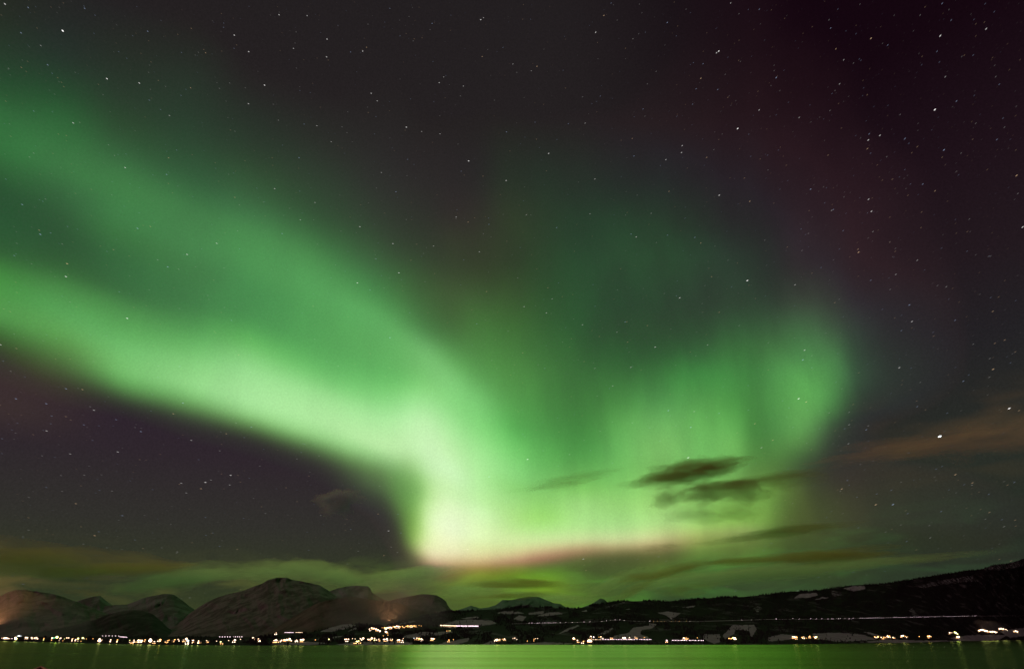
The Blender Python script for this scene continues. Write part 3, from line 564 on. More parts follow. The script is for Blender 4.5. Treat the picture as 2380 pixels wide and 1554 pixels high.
# ------------------------------------------------------------------ near hillside across the water
SHX = [-320, 0, 64, 128, 160, 256, 400, 512, 660, 768, 832, 896, 960, 1024, 1340]
SHY = [638.6, 640.0, 641.8, 643.3, 644.2, 644.6, 643.9, 643.8, 644.0, 643.8, 643.0, 642.0, 640.4, 639.2, 638.2]
RDX = [-320, 0, 60, 128, 200, 256, 280, 310, 330, 342, 357, 372, 385, 400, 415, 430, 450.7, 460, 482, 498, 512, 528, 544, 560, 576.5, 585, 593.7, 608.8, 619.6, 635.7, 651.8, 668, 684, 703.5, 721.7, 743, 759.4, 768, 789.5, 811, 832.5, 848.7, 864.8, 881, 897, 913.2, 929.3, 950.9, 967, 981, 993.9, 1006.8, 1015.4, 1024, 1120, 1340]
RDY = [635.8, 636.2, 635.6, 635.4, 635.6, 636.4, 633.5, 631.5, 627, 623.8, 622.6, 624.0, 625, 620.5, 616.5, 613, 610.6, 611.2, 609, 608, 607.2, 606.3, 606.3, 607.4, 608, 606.3, 604.2, 602, 600.4, 600.4, 599.9, 601, 599.3, 597.7, 596.4, 596.1, 594.5, 593.8, 590.7, 590.2, 587.5, 584.8, 584, 583.5, 581.1, 578.4, 575.7, 572.5, 569.8, 568.7, 564.4, 562.8, 560.6, 557.9, 540, 500]
def shore_d(px):
    _, e = azel(px, np.interp(px, SHX, SHY))
    return CAMZ / np.tan(-e)
_dx = np.arange(-320, 1341, 4.0)
_dd = shore_d(_dx)
_ks = np.exp(-0.5 * (np.arange(-12, 13) / 5.0) ** 2); _ks /= _ks.sum()
def hill_pt(px, py):
    """spot on the near hillside seen at that pixel -> (point, distance)"""
    ys, yr = np.interp(px, SHX, SHY), np.interp(px, RDX, RDY)
    t = np.clip((ys - py) / (ys - yr), 0, 1)
    d0 = shore_d(px)
    d1 = d0 + np.clip((ys - yr) * 78.0, 300, 4200)
    D = d0 + (d1 - d0) * t ** 0.9
    D = D * (1 + 0.035 * fbm1((np.asarray(px) * 0.035, t * 2.0), 31, 5, 1.0) * np.minimum(1, t * 4))
    dxx, dyy, dzz = ray(px, ys + (yr - ys) * t)
    hyp = np.sqrt(dxx ** 2 + dyy ** 2)
    return np.stack([dxx / hyp * D, dyy / hyp * D, CAMZ + dzz / hyp * D], -1), D
def Z(k, pts):      # zoom tiles at 9.297 px per frame px, offset 256*k
    return [(256 * k + x / 9.297, 537.5 + y / 9.297) for x, y in pts]
SNOW = [Z(1, p) for p in (
    [(600, 868), (680, 830), (800, 800), (900, 798), (935, 812), (850, 840), (700, 868)], [(855, 862), (930, 828), (945, 840), (880, 862)],
    [(1240, 808), (1470, 765), (1480, 777), (1380, 800)], [(1690, 812), (1850, 765), (2000, 752), (2200, 768), (2235, 790), (2100, 815), (1950, 828), (1720, 824)],
    [(1330, 925), (1400, 900), (1560, 868), (1660, 875), (1500, 925)], [(1600, 903), (1700, 870), (1800, 860), (1830, 872), (1700, 903)],
    [(2240, 693), (2310, 676), (2390, 678), (2390, 702), (2300, 705)], [(1910, 745), (1980, 733), (2060, 728), (2070, 740), (1960, 750)],
    [(740, 990), (900, 962), (1350, 958), (1480, 972), (1420, 992)], [(1690, 990), (1760, 962), (1985, 925), (1965, 960), (1850, 990)], [(2100, 990), (2180, 952), (2225, 958), (2225, 990)],
    [(520, 945), (600, 925), (820, 905), (700, 935)], [(130, 985), (480, 960), (700, 975), (480, 992)])]
SNOW += [Z(2, p) for p in (
    [(0, 690), (60, 682), (120, 698), (0, 703)], [(150, 697), (230, 682), (300, 676), (285, 702), (160, 710)], [(230, 722), (330, 690), (440, 686), (470, 703), (300, 724)], [(15, 752), (60, 715), (135, 728), (100, 768)],
    [(430, 886), (500, 845), (610, 806), (625, 815), (500, 868)], [(1350, 692), (1450, 680), (1570, 698), (1480, 755), (1435, 715)],
    [(1090, 872), (1130, 828), (1270, 812), (1280, 788), (1345, 798), (1300, 838), (1210, 852), (1190, 892), (1250, 910), (1285, 938), (910, 934), (960, 903), (1060, 885)],
    [(790, 902), (880, 853), (925, 858), (860, 892)], [(900, 845), (935, 832), (945, 845), (915, 858)], [(1785, 892), (1935, 892), (1935, 962), (1880, 982), (1775, 930)],
    [(1960, 905), (2050, 808), (2250, 802), (2275, 850), (2230, 922), (2200, 858), (2080, 848), (2060, 890), (1980, 935)], [(1575, 645), (1640, 632), (1705, 626), (1690, 642)],
    [(1050, 662), (1090, 656), (1100, 664)], [(640, 680), (690, 664), (700, 680)], [(0, 985), (300, 965), (620, 978), (300, 990)])]
SNOW += [Z(3, p) for p in (
    [(0, 920), (120, 892), (280, 903), (200, 942), (0, 958)], [(400, 885), (640, 876), (800, 888), (900, 898), (1010, 942), (900, 948), (640, 962), (450, 935)],
    [(240, 558), (290, 518), (440, 508), (472, 525), (370, 553)], [(430, 572), (500, 546), (575, 552)], [(700, 466), (780, 446), (900, 443), (908, 470), (800, 492)],
    [(840, 965), (1100, 940), (1400, 948), (1800, 952), (1400, 974)], [(1690, 925), (1900, 898), (2220, 898), (2150, 942), (1780, 955)], [(2150, 865), (2380, 830), (2380, 905), (2250, 925)],
    [(890, 872), (930, 868), (1040, 900), (1010, 915)])]
GREY = [Z(3, p) for p in ([(1350, 450), (1700, 375), (1900, 345), (1960, 400), (1750, 412), (1450, 462)], [(1950, 290), (2150, 240), (2380, 200), (2380, 260), (2150, 300)], [(1310, 670), (1340, 640), (1400, 720), (1350, 720)], [(580, 500), (610, 480), (720, 530), (600, 545)])]
GREY += [Z(2, p) for p in ([(850, 640), (1050, 590), (1060, 600), (880, 650)], [(2240, 650), (2290, 630), (2340, 650), (2280, 690)])]
def in_poly(X, Y, poly):
    ins = np.zeros(X.shape, bool); n_ = len(poly)
    for i in range(n_):
        x1, y1 = poly[i]; x2, y2 = poly[(i + 1) % n_]
        if y1 == y2: continue
        c = ((y1 > Y) != (y2 > Y)) & (X < (x2 - x1) * (Y - y1) / (y2 - y1) + x1)
        ins ^= c
    return ins
def snow_at(X, Y):
    s = np.zeros(X.shape)
    jx = X + 0.9 * fbm1((X * 0.5, Y * 0.5), 3, 3); jy = Y + 0.5 * fbm1((X * 0.4, Y * 0.4), 9, 3)
    for p in SNOW: s[in_poly(jx, jy, p)] = 1.0
    for p in GREY: s[in_poly(jx, jy, p) & (s < 0.1)] = 0.42
    return s
hx = np.concatenate([np.arange(-320, 0, 4.0), np.arange(0, 1024, 0.5), np.arange(1024, 1341, 4.0)])
ht = np.linspace(0, 1, 120)
HX, HT = np.meshgrid(hx, ht, indexing='ij')
HYs = np.interp(HX, SHX, SHY); HYr = np.interp(HX, RDX, RDY)
HY = HYs + (HYr - HYs) * HT
HP, HD = hill_pt(HX, HY)
snow = snow_at(HX, HY)
bk = []
for dd, dh in ((1.03, 0.9), (1.12, 0.5), (1.25, -0.02)):
    q = HP[:, -1].copy(); q[:, :2] *= dd; q[:, 2] *= dh; bk.append(q[:, None])
fr = HP[:, 0].copy(); fr[:, :2] *= 0.995; fr[:, 2] = -3.0
HPf = np.concatenate([fr[:, None], HP] + bk, 1)
sn = np.concatenate([snow[:, :1] * 0, snow, np.zeros((len(hx), 3))], 1)
hill = grid_obj('hillside', HPf, mat_hill, attrs={'snow': sn})
tag(hill, 'dark wooded hillside with pale snow fields behind the far shore', kind='structure')

# ------------------------------------------------------------------ water
wm, n = new_mat('fjord_water')
o_ = n.n('ShaderNodeOutputMaterial'); b = n.n('ShaderNodeBsdfDiffuse'); b.inputs['Color'].default_value = (0.004, 0.009, 0.007, 1)
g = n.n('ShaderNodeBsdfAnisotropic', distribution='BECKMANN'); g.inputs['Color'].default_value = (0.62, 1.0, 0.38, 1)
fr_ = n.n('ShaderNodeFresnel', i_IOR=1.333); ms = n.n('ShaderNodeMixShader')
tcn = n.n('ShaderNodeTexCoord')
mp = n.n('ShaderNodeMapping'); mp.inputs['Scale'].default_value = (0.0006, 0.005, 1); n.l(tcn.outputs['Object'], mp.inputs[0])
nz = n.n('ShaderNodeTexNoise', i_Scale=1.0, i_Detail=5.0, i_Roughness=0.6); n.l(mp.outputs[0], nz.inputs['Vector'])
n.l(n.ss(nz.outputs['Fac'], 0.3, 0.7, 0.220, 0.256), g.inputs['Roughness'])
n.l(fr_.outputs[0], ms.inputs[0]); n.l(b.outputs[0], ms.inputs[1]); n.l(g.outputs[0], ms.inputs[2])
n.l(ms.outputs[0], o_.inputs[0])
WS = 60000.0
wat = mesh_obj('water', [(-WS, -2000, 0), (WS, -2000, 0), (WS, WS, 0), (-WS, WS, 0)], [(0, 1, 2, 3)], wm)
tag(wat, 'calm fjord reflecting the green aurora', kind='structure')

# near bank under the viewer, below the frame
gm = plain('bank_snow', (0.45, 0.45, 0.46), 0.9, scale=0.3)
bxs = np.linspace(-400, 400, 60); bys = np.linspace(-80, 330, 50)
BX, BY = np.meshgrid(bxs, bys, indexing='ij')
BZ = 25.5 - 0.088 * np.sqrt(np.maximum(BY, 0) ** 2 + 1) + 0.6 * fbm1((BX * 0.05, BY * 0.05), 4, 4)
tag(grid_obj('ground', np.stack([BX, BY, BZ], -1), gm), 'snowy bank sloping down to the fjord below the viewer', kind='structure')

# ------------------------------------------------------------------ woods
def cone_tree(V, Fc, p, h, r, rnd):
    k = len(V); nseg = 5; a0 = rnd.random() * 6.28
    tiers = ((0.10, 1.0), (0.36, 0.66), (0.40, 0.80), (0.66, 0.40), (0.69, 0.52))
    for z, rr in tiers:
        for s in range(nseg):
            a = a0 + s * 2 * math.pi / nseg
            q = r * rr * rnd.uniform(0.75, 1.2)
            V.append((p[0] + math.cos(a) * q, p[1] + math.sin(a) * q, p[2] + h * z))
    V.append((p[0], p[1], p[2] + h)); top = len(V) - 1
    for t in range(len(tiers) - 1):
        for s in range(nseg):
            a, b = k + t * nseg + s, k + t * nseg + (s + 1) % nseg
            Fc.append((a, b, b + nseg, a + nseg))
    t = len(tiers) - 1
    for s in range(nseg): Fc.append((k + t * nseg + s, k + t * nseg + (s + 1) % nseg, top))
random.seed(5)
V, Fc = [], []
cnt = 0
tx = rng.uniform(-10, 1034, 60000); tt = rng.random(60000)
ysv = np.interp(tx, SHX, SHY); yrv = np.interp(tx, RDX, RDY)
ty = ysv + (yrv - ysv) * tt
dens = 0.5 + fbm1((tx * 0.08, ty * 0.22), 51, 4)
ok = ((snow_at(tx, ty) < 0.2) | (rng.random(60000) < 0.13)) & (rng.random(60000) < np.clip((dens - 0.3) * 2.2, 0, 1)) & ((tx > 250) | (rng.random(60000) < 0.1)) & (ty < ysv - 0.5)
tx, ty = tx[ok][:11000], ty[ok][:11000]
tp, td = hill_pt(tx, ty)
for p, d in zip(tp, td):
    cone_tree(V, Fc, p + np.array([0, 0, -0.5]), random.uniform(7, 15), random.uniform(2.6, 4.2), random)
# crest trees make the skyline uneven
cx_ = np.sort(rng.uniform(440, 1034, 1600)); cyv = np.interp(cx_, RDX, RDY) + rng.random(1600) * 0.5
cp, cd_ = hill_pt(cx_, cyv)
cm = fbm1(cx_ * 0.09, 77, 4) > -0.12
for p in cp[cm]: cone_tree(V, Fc, p, random.uniform(8, 20), random.uniform(3, 6), random)
wood_m = plain('spruce_needles', (0.012, 0.008, 0.007), 0.9, scale=0.05)
fo = mesh_obj('forest', V, Fc, wood_m)
tag(fo, 'dark spruce and birch woods covering the hillside', 'forest', kind='stuff')

# ------------------------------------------------------------------ lamps
post_m = plain('painted_post', (0.12, 0.12, 0.12), 0.5)
def glow_mat(name, c, s):
    m, n = new_mat(name)
    o = n.n('ShaderNodeOutputMaterial'); e = n.n('ShaderNodeEmission')
    e.inputs[0].default_value = (*c, 1); e.inputs[1].default_value = s
    n.l(e.outputs[0], o.inputs[0])
    return m
COLS = {'w': (1.0, 0.66, 0.42), 'o': (1.0, 0.46, 0.13), 'c': (0.85, 0.95, 1.0), 'y': (1.0, 0.95, 0.30), 'p': (1.0, 0.72, 0.80), 'g': (0.2, 1.0, 0.5)}
LSTR = {1: 4.0, 2: 5.0, 3: 6.5}
glow_m = {(c, s): glow_mat('lamp_light_' + nm, COLS[c], LSTR[s]) for c, nm in (('w', 'warm'), ('o', 'sodium'), ('c', 'cool'), ('y', 'yellow'), ('p', 'rosy'), ('g', 'green')) for s in LSTR}
def lamp_mesh(c, s, r, h=8.0):
    bm = bmesh.new()
    def tube(p0, p1, r0, r1, seg=6):
        d = (Vector(p1) - Vector(p0)); q = d.to_track_quat('Z', 'Y').to_matrix()
        A = [bm.verts.new(Vector(p0) + q @ Vector((math.cos(i * 6.2832 / seg) * r0, math.sin(i * 6.2832 / seg) * r0, 0))) for i in range(seg)]
        B = [bm.verts.new(Vector(p1) + q @ Vector((math.cos(i * 6.2832 / seg) * r1, math.sin(i * 6.2832 / seg) * r1, 0))) for i in range(seg)]
        for i in range(seg): bm.faces.new((A[i], A[(i + 1) % seg], B[(i + 1) % seg], B[i]))
        bm.faces.new(A[::-1]); bm.faces.new(B)
    tube((0, 0, -1), (0, 0, h), 0.16, 0.10); tube((0, 0, h), (0, -1.3, h + 0.5), 0.10, 0.08)
    nb = len(bm.faces)
    bmesh.ops.create_icosphere(bm, subdivisions=2, radius=r)
    bm.verts.ensure_lookup_table()
    bm.faces.ensure_lookup_table()
    new = set(v for f in bm.faces[nb:] for v in f.verts)
    for v in new: v.co.z = v.co.z * 0.8 + h + 0.5; v.co.y -= 1.3
    for f in bm.faces[nb:]: f.material_index = 1
    me = bpy.data.meshes.new('street_lamp'); bm.to_mesh(me); bm.free()
    me.materials.append(post_m); me.materials.append(glow_m[(c, s)])
    return me
lamp_cache = {}
RAD = {1: 1.6, 2: 2.8, 3: 4.4}
def put_lamp(px, py, s, c, label, group):
    P0, D0 = hill_pt(np.array([px]), np.array([py + 0.0]))
    sc_ = 1 if D0[0] < 5500 else 2
    key = (c, s, sc_)
    if key not in lamp_cache: lamp_cache[key] = lamp_mesh(c, s, RAD[s] * (1.0 if sc_ == 1 else 1.7), 8.0 if sc_ == 1 else 10.0)
    o = bpy.data.objects.new('street_lamp', lamp_cache[key])
    o.location = P0[0]; o.rotation_euler.z = math.atan2(-P0[0][0], P0[0][1]); col.objects.link(o)
    tag(o, label, 'street lamp', group)
    return o
def LT(k, y0, L): return [(128 * k + x / 18.59, y0 + y / 18.59, s, c) for x, y, s, c in L]
def row(x0, y0, x1, y1, n_, s, c):
    return [(x0 + (x1 - x0) * i / (n_ - 1), y0 + (y1 - y0) * i / (n_ - 1), s, c) for i in range(n_)]
FARL = LT(0, 612.5, [(25,480,1,'w'),(60,480,2,'w'),(85,482,3,'w'),(110,480,3,'w'),(140,486,2,'w'),(170,488,1,'w'),(215,488,1,'p'),(280,475,3,'w'),(300,500,3,'y'),(275,505,2,'w'),(320,440,1,'c'),(345,440,2,'c'),(380,442,1,'c'),
  (470,470,2,'w'),(500,475,2,'w'),(465,500,2,'w'),(500,502,2,'w'),(580,475,2,'w'),(590,500,2,'w'),(635,485,2,'w'),(670,475,2,'w'),(690,500,2,'w'),(660,508,1,'w'),(808,490,1,'o'),(802,518,1,'y'),(960,485,2,'w'),(950,522,1,'o'),(995,483,1,'g'),  # lower lamp of a pair is added in place of a water reflection
  (1050,470,3,'y'),(1110,490,2,'p'),(1125,480,2,'w'),(1190,495,1,'y'),(1235,478,2,'w'),(1270,478,2,'w'),(1090,528,1,'w'),(1160,532,1,'o'),(1335,500,2,'w'),(1355,485,1,'o'),(1330,533,2,'w'),(1400,510,2,'w'),(1445,490,3,'y'),(1390,532,2,'w'),(1440,538,1,'w'),
  (1530,480,3,'y'),(1560,495,1,'w'),(1600,497,1,'o'),(1500,543,1,'o'),(1722,495,1,'o'),(1890,520,1,'w'),(2050,520,2,'w'),(2040,552,2,'w'),(2175,525,2,'o'),(2165,556,2,'w')])
FARL += LT(0, 612.5, row(2225, 462, 2350, 470, 7, 1, 'p')) + LT(0, 612.5, row(1900, 442, 2200, 446, 6, 1, 'p'))  # streaks of light on the road drawn as added lamp rows
MIDL = LT(1, 612.5, [(25,530,1,'y'),(20,568,1,'w'),(105,530,2,'w'),(95,568,2,'w'),(185,535,3,'w'),(215,530,2,'w'),(250,540,3,'w'),(185,568,2,'w'),(240,565,2,'w'),(310,525,2,'o'),(480,560,2,'w'),(590,525,3,'o'),(735,540,2,'o'),(710,580,1,'o'),(760,530,1,'o'),  # lamps right below another are added where the water mirrors it
  (860,525,2,'o'),(925,520,2,'w'),(1020,535,2,'w'),(1080,505,3,'w'),(1105,545,3,'c'),(1200,545,3,'w'),(1185,585,1,'w'),(1305,550,2,'w'),(1295,586,2,'w'),(1110,586,2,'w'),(1455,545,2,'w'),(1640,550,1,'w'),(1715,565,2,'y'),(1865,540,1,'w'),(1980,535,3,'w'),(2085,515,1,'w'),(2320,490,3,'w')])
MIDL += LT(1, 612.5, row(1700, 467, 1890, 467, 5, 1, 'p')) + LT(1, 612.5, row(1950, 467, 2110, 467, 5, 1, 'p'))  # faint light streaks drawn as added rows of lamps
VILL = LT(2, 612.5, [(38,510,2,'w'),(60,555,3,'w'),(370,380,2,'w'),(340,545,3,'w'),(370,535,3,'w'),(470,535,2,'w'),(520,525,2,'w'),(565,525,3,'w'),(620,510,3,'w'),(650,540,2,'w'),(750,535,2,'w'),(830,530,3,'w'),(870,525,3,'w'),(1100,525,1,'o'),(1350,515,2,'y'),
  (1650,515,2,'w'),(1680,513,2,'w'),(1715,512,2,'w'),(1790,500,1,'w'),(1840,505,1,'w'),(1870,562,3,'y'),(1905,548,2,'y'),(1940,500,2,'w'),(1990,495,3,'w'),(1960,525,2,'w'),(2080,515,2,'w'),(2110,515,2,'w'),(2150,495,3,'w'),(2200,495,2,'w'),(2200,530,2,'y'),(2280,515,2,'w'),(2370,515,2,'w'),
  (2105,315,2,'w'),(2150,298,3,'w'),(2190,305,3,'w'),(2230,320,3,'w'),(2265,335,3,'w'),(2300,355,3,'w'),(2340,290,1,'o'),(2365,445,1,'o')])
VILL += LT(2, 612.5, row(535, 383, 685, 383, 8, 1, 'p')) + LT(2, 612.5, row(740, 382, 850, 382, 6, 1, 'w'))
TOWN = LT(3, 612.5, [(10,292,3,'o'),(40,300,3,'w'),(75,290,3,'w'),(110,285,3,'w'),(135,292,3,'w'),(170,270,2,'o'),(200,275,3,'w'),(235,262,3,'w'),(270,268,3,'w'),(300,272,2,'o'),(340,265,2,'o'),(410,262,2,'o'),(440,258,3,'o'),(470,260,2,'w'),(500,256,3,'o'),(530,258,2,'w'),(560,256,3,'o'),(590,252,2,'o'),(650,245,1,'o'),(690,255,1,'o'),
  (30,365,3,'w'),(50,372,2,'w'),(70,430,1,'o'),(10,515,2,'w'),(50,510,3,'w'),(120,515,2,'w'),(150,515,2,'w'),(250,530,2,'w'),(280,530,3,'w'),(340,535,2,'w'),(355,495,1,'w'),(555,490,1,'c'),(610,490,2,'w'),(650,500,3,'o'),(690,512,3,'w'),(715,522,2,'w'),(885,505,3,'w'),(915,507,3,'w'),(940,500,1,'o'),
  (1165,352,1,'o'),(1190,350,1,'o'),(1225,348,1,'y'),(1205,530,2,'o'),(1290,520,1,'o'),(2080,520,2,'w'),(2105,520,3,'w'),(2150,515,2,'w'),(2200,508,1,'o'),(2240,505,2,'w')])
ROADL = LT(3, 612.5, row(1050, 245, 1330, 254, 14, 2, 'w')) + LT(3, 612.5, row(1350, 255, 1745, 258, 18, 2, 'p'))  # added lamps packed into a line for the bright headlight trail
EAST = LT(4, 612.5, [(18,495,1,'w'),(52,490,2,'w'),(410,510,1,'o'),(435,498,1,'w'),(475,498,1,'w'),(285,545,1,'o'),(408,543,1,'o'),(1148,493,3,'w'),(1218,533,2,'w'),(1330,555,2,'o'),(1360,545,1,'o'),(1420,545,3,'w'),(1445,555,3,'w'),(1470,550,3,'w'),(1440,535,3,'w'),(1465,462,3,'w'),(1520,468,2,'p'),(1620,470,1,'o'),(1655,465,2,'w'),(1840,485,2,'w'),(1870,487,1,'o'),
  (2070,487,3,'w'),(2100,485,3,'w'),(2185,482,2,'w'),(2290,470,2,'w')]) + LT(4, 612.5, row(1400, 518, 1640, 518, 9, 1, 'w') + row(1680, 515, 2370, 516, 24, 1, 'p'))  # the rosy row is added, tracing the pale shoreline streak
EAST += LT(5, 612.5, row(0, 515, 205, 517, 8, 1, 'p') + row(605, 532, 1180, 535, 21, 1, 'p') + [(90,475,1,'o'),(60,480,1,'o'),(500,535,2,'p'),(505,548,1,'p'),(820,495,3,'w'),(860,490,2,'o'),(900,497,1,'o'),(1070,483,1,'o'),(1660,495,2,'o'),(1700,498,2,'o'),(1740,488,3,'y'),(1765,490,3,'w')])  # added rosy rows carry on the pale line of the shore
EAST2 = LT(6, 600, [(470,700,3,'w'),(500,702,3,'w'),(535,706,3,'o'),(640,705,2,'o'),(670,700,2,'w'),(715,718,1,'o'),(780,692,3,'o'),(850,695,1,'o'),(885,705,3,'w'),(905,700,3,'y'),(1990,690,2,'o'),(2050,690,3,'o'),(2110,700,2,'w'),(2160,700,2,'o'),(2230,680,3,'w'),(2265,682,3,'o'),(2330,700,2,'w')])
EAST2 += LT(7, 600, [(110,672,3,'w'),(140,668,3,'w'),(180,680,2,'o'),(220,686,1,'o'),(440,688,1,'o'),(600,682,2,'o'),(630,680,2,'w'),(660,690,1,'o'),(1005,612,2,'w'),(1045,612,1,'w'),(1095,600,2,'y'),(1115,612,3,'y'),(1150,635,2,'y'),(1140,690,2,'w'),(1170,690,3,'w'),
  (1550,570,3,'w'),(1580,560,3,'w'),(1610,555,3,'w'),(1640,565,3,'w'),(1670,575,3,'w'),(1700,580,3,'w'),(1760,590,3,'w'),(1800,588,3,'w'),(1840,592,3,'w'),(1880,598,2,'w'),(1930,535,3,'w'),(1960,530,3,'w'),(2000,538,3,'w'),(2050,545,2,'w'),(2200,580,2,'w'),(2230,575,3,'w'),(2260,585,3,'w')])
NAMES = {'w': 'warm white', 'o': 'orange', 'c': 'cool white', 'y': 'yellow', 'p': 'rosy white', 'g': 'green'}
SZ = {1: 'small', 2: 'bright', 3: 'glaring'}
for L, where, grp in ((FARL, 'on the far left shore', 'lamps on the far left shore'), (MIDL, 'on the shore below the highest peak', 'lamps on the shore below the highest peak'),
                      (VILL, 'in the village under the brown hill', 'lamps of the village under the brown hill'), (TOWN, 'in the bright village under the snow hump', 'lamps of the bright village'),
                      (ROADL, 'in the added row tracing the snow field road', 'lamps along the snow field road'), (EAST, 'by the shore road under the bright aurora fold', 'lamps along the shore road'),
                      (EAST2, 'on the snowy shore at the right', 'lamps on the right shore')):
    for x, y, s, c in L:
        if s == 1 or c == 'p' or grp == 'lamps along the snow field road':  # single small lights together with the added rows
            o = put_lamp(x, y + 0.25, s, c, '%s %s light %s' % (SZ[s], NAMES[c], where), grp.replace('lamps', 'small lights'))
            o.name = 'small_or_row_light'; o['category'] = 'path light'
        else:
            put_lamp(x, y + 0.25, s, c, '%s %s street lamp %s' % (SZ[s], NAMES[c], where), grp)
for x, y, lb in ((0 + 1840 / 18.59, 612.5 + 528 / 18.59, 'left'), (128 + 405 / 18.59, 612.5 + 535 / 18.59, 'right')):
    for k, (ox, oy) in enumerate(((0, 0), (0.9, 0.5), (-0.8, 0.6), (0.2, -0.9), (0.1, 1.2))):
        put_lamp(x + ox, y + oy, 3, 'w', 'glaring white floodlight in the %s of the two big light bursts on the left shore' % lb, 'floodlights of the %s light burst' % lb)

# upper road: a pale lit ribbon across the wooded slope
def road(name, pts, width, mat, label):
    xs = np.array([p[0] for p in pts]); ys = np.array([p[1] for p in pts])
    X = np.arange(xs[0], xs[-1], 1.0); Y = np.interp(X, xs, ys)
    up, _ = hill_pt(X, Y); 
    rad = up / np.linalg.norm(up[:, :2], axis=1)[:, None]; rad[:, 2] = 0
    a = up.copy(); b = up + rad * width
    a[:, 2] += 1.2; b[:, 2] += 3.4
    P = np.stack([a, b], 1)
    o = grid_obj(name, P, mat); return tag(o, label, kind='structure')
road_m = plain('packed_snow_road', (0.72, 0.70, 0.68), 0.8, scale=0.05)
upper = [(512, 612.5 + 200 / 18.59), (560, 612.5 + 185 / 18.59), (597, 612.5 + 163 / 18.59), (618, 612.5 + 128 / 18.59), (640, 612.5 + 158 / 18.59), (692, 612.5 + 158 / 18.59), (740, 612.5 + 135 / 18.59), (768, 600 + 350 / 18.59), (830, 600 + 345 / 18.59), (896, 600 + 318 / 18.59), (977, 600 + 286 / 18.59), (1030, 600 + 275 / 18.59)]
road('road', upper, 14, road_m, 'upper snowy road crossing the wooded slope')
UL = []
for x0, x1, n_, s in ((529, 556, 11, 1), (560, 590, 6, 1), (602, 624, 6, 1), (650, 690, 12, 1), (733, 760, 4, 1), (776, 828, 10, 1), (832, 895, 30, 1), (897, 976, 42, 1)):
    for i in range(n_):
        x = x0 + (x1 - x0) * i / (n_ - 1) + random.uniform(-0.3, 0.3)
        UL.append((x, float(np.interp(x, [p[0] for p in upper], [p[1] for p in upper])) + 0.1, s, 'o' if 650 < x < 690 else 'p'))
# added small lights stand in for headlight trails along the road
lm_small = {}
for x, y, s, c in UL:
    if c not in lm_small:
        m_ = glow_mat('added_road_light_' + ('sodium' if c == 'o' else 'rosy'), COLS[c], 5.0 if c == 'o' else 9.0)
        me = lamp_mesh(c, 1, 0.75, 3.0); me.name = 'added_road_light'; me.materials[1] = m_; lm_small[c] = me
    P0, _ = hill_pt(np.array([x]), np.array([y]))
    o = bpy.data.objects.new('added_road_light', lm_small[c]); o.location = P0[0] + np.array([0, 0, 1.5]); col.objects.link(o)
    tag(o, 'small %s added light tracing the upper road on the wooded slope' % NAMES[c], 'road light', 'added lights along the upper road')

# ------------------------------------------------------------------ lit haze over the brightest lamps
def lit_haze(px, py, dist, rx, rz, dens, power, label, ly=0.0, c=(1.0, 0.50, 0.24)):
    if dist is None: p = Vector(hill_pt(np.array([px]), np.array([py]))[0][0]) + Vector((0, 0, 40))
    else:
        d = Vector([float(v) for v in ray(px, py)]); h = math.hypot(d.x, d.y); p = d / h * dist + Vector((0, 0, CAMZ))
    m, n = new_mat('lit_haze'); o = n.n('ShaderNodeOutputMaterial'); v = n.n('ShaderNodeVolumeScatter')
    v.inputs['Color'].default_value = (1, 1, 1, 1); v.inputs['Density'].default_value = dens; n.l(v.outputs[0], o.inputs['Volume'])
    m.cycles.homogeneous_volume = True
    bm = bmesh.new(); bmesh.ops.create_icosphere(bm, subdivisions=4, radius=1.0)
    for q in bm.verts:
        k = 1 + 0.25 * mnoise.noise(q.co * 2.0 + Vector((px, 0, 0)))
        q.co = Vector((q.co.x * rx * k, q.co.y * rx * 0.8, q.co.z * rz * k))
    me = bpy.data.meshes.new('haze'); bm.to_mesh(me); bm.free(); me.materials.append(m)
    ob = bpy.data.objects.new('haze', me); ob.location = p; col.objects.link(ob)
    tag(ob, label, 'haze', kind='stuff')
    l = bpy.data.lights.new('haze_uplight', 'SPOT'); l.energy = power; l.color = c; l.shadow_soft_size = 14.0; l.spot_size = math.radians(164); l.spot_blend = 1.0  # added upward spot that lights the haze and slopes, not a single real lamp
    lo = bpy.data.objects.new('haze_uplight', l); lo.location = p + Vector((0, 0, ly)); lo.rotation_euler = (math.pi, 0, 0); col.objects.link(lo)
lit_haze(389, 625.5, None, 400, 260, 0.00034, 1.7e6, 'orange lit haze over the bright village', -22, (1.0, 0.44, 0.18))
lit_haze(986, 631, None, 200, 70, 0.0004, 1.5e5, 'pale lit haze over the lamps on the right shore', -10, (1.0, 0.5, 0.25))
lit_haze(-6, 632, 8500, 900, 420, 0.00011, 1.3e7, 'orange lit haze over the town at the far left', 60, (1.0, 0.42, 0.16))

# ------------------------------------------------------------------ houses
wall_ms = [plain('white_boards', (0.7, 0.68, 0.64)), plain('red_boards', (0.30, 0.07, 0.05)), plain('ochre_boards', (0.5, 0.36, 0.16))]
roof_m = plain('snowy_roof', (0.6, 0.6, 0.62), 0.9)
chim_m = plain('chimney_brick', (0.2, 0.1, 0.08))
win_ms = {'o': glow_mat('lit_window_amber', (1.0, 0.55, 0.2), 7.0), 'w': glow_mat('lit_window_warm', (1.0, 0.78, 0.55), 10.0)}
door_m = plain('dark_door', (0.06, 0.04, 0.03))
def box_vf(x0, x1, y0, y1, z0, z1):
    v = [(x0, y0, z0), (x1, y0, z0), (x1, y1, z0), (x0, y1, z0), (x0, y0, z1), (x1, y0, z1), (x1, y1, z1), (x0, y1, z1)]
    return v, [(0, 3, 2, 1), (4, 5, 6, 7), (0, 1, 5, 4), (1, 2, 6, 5), (2, 3, 7, 6), (3, 0, 4, 7)]
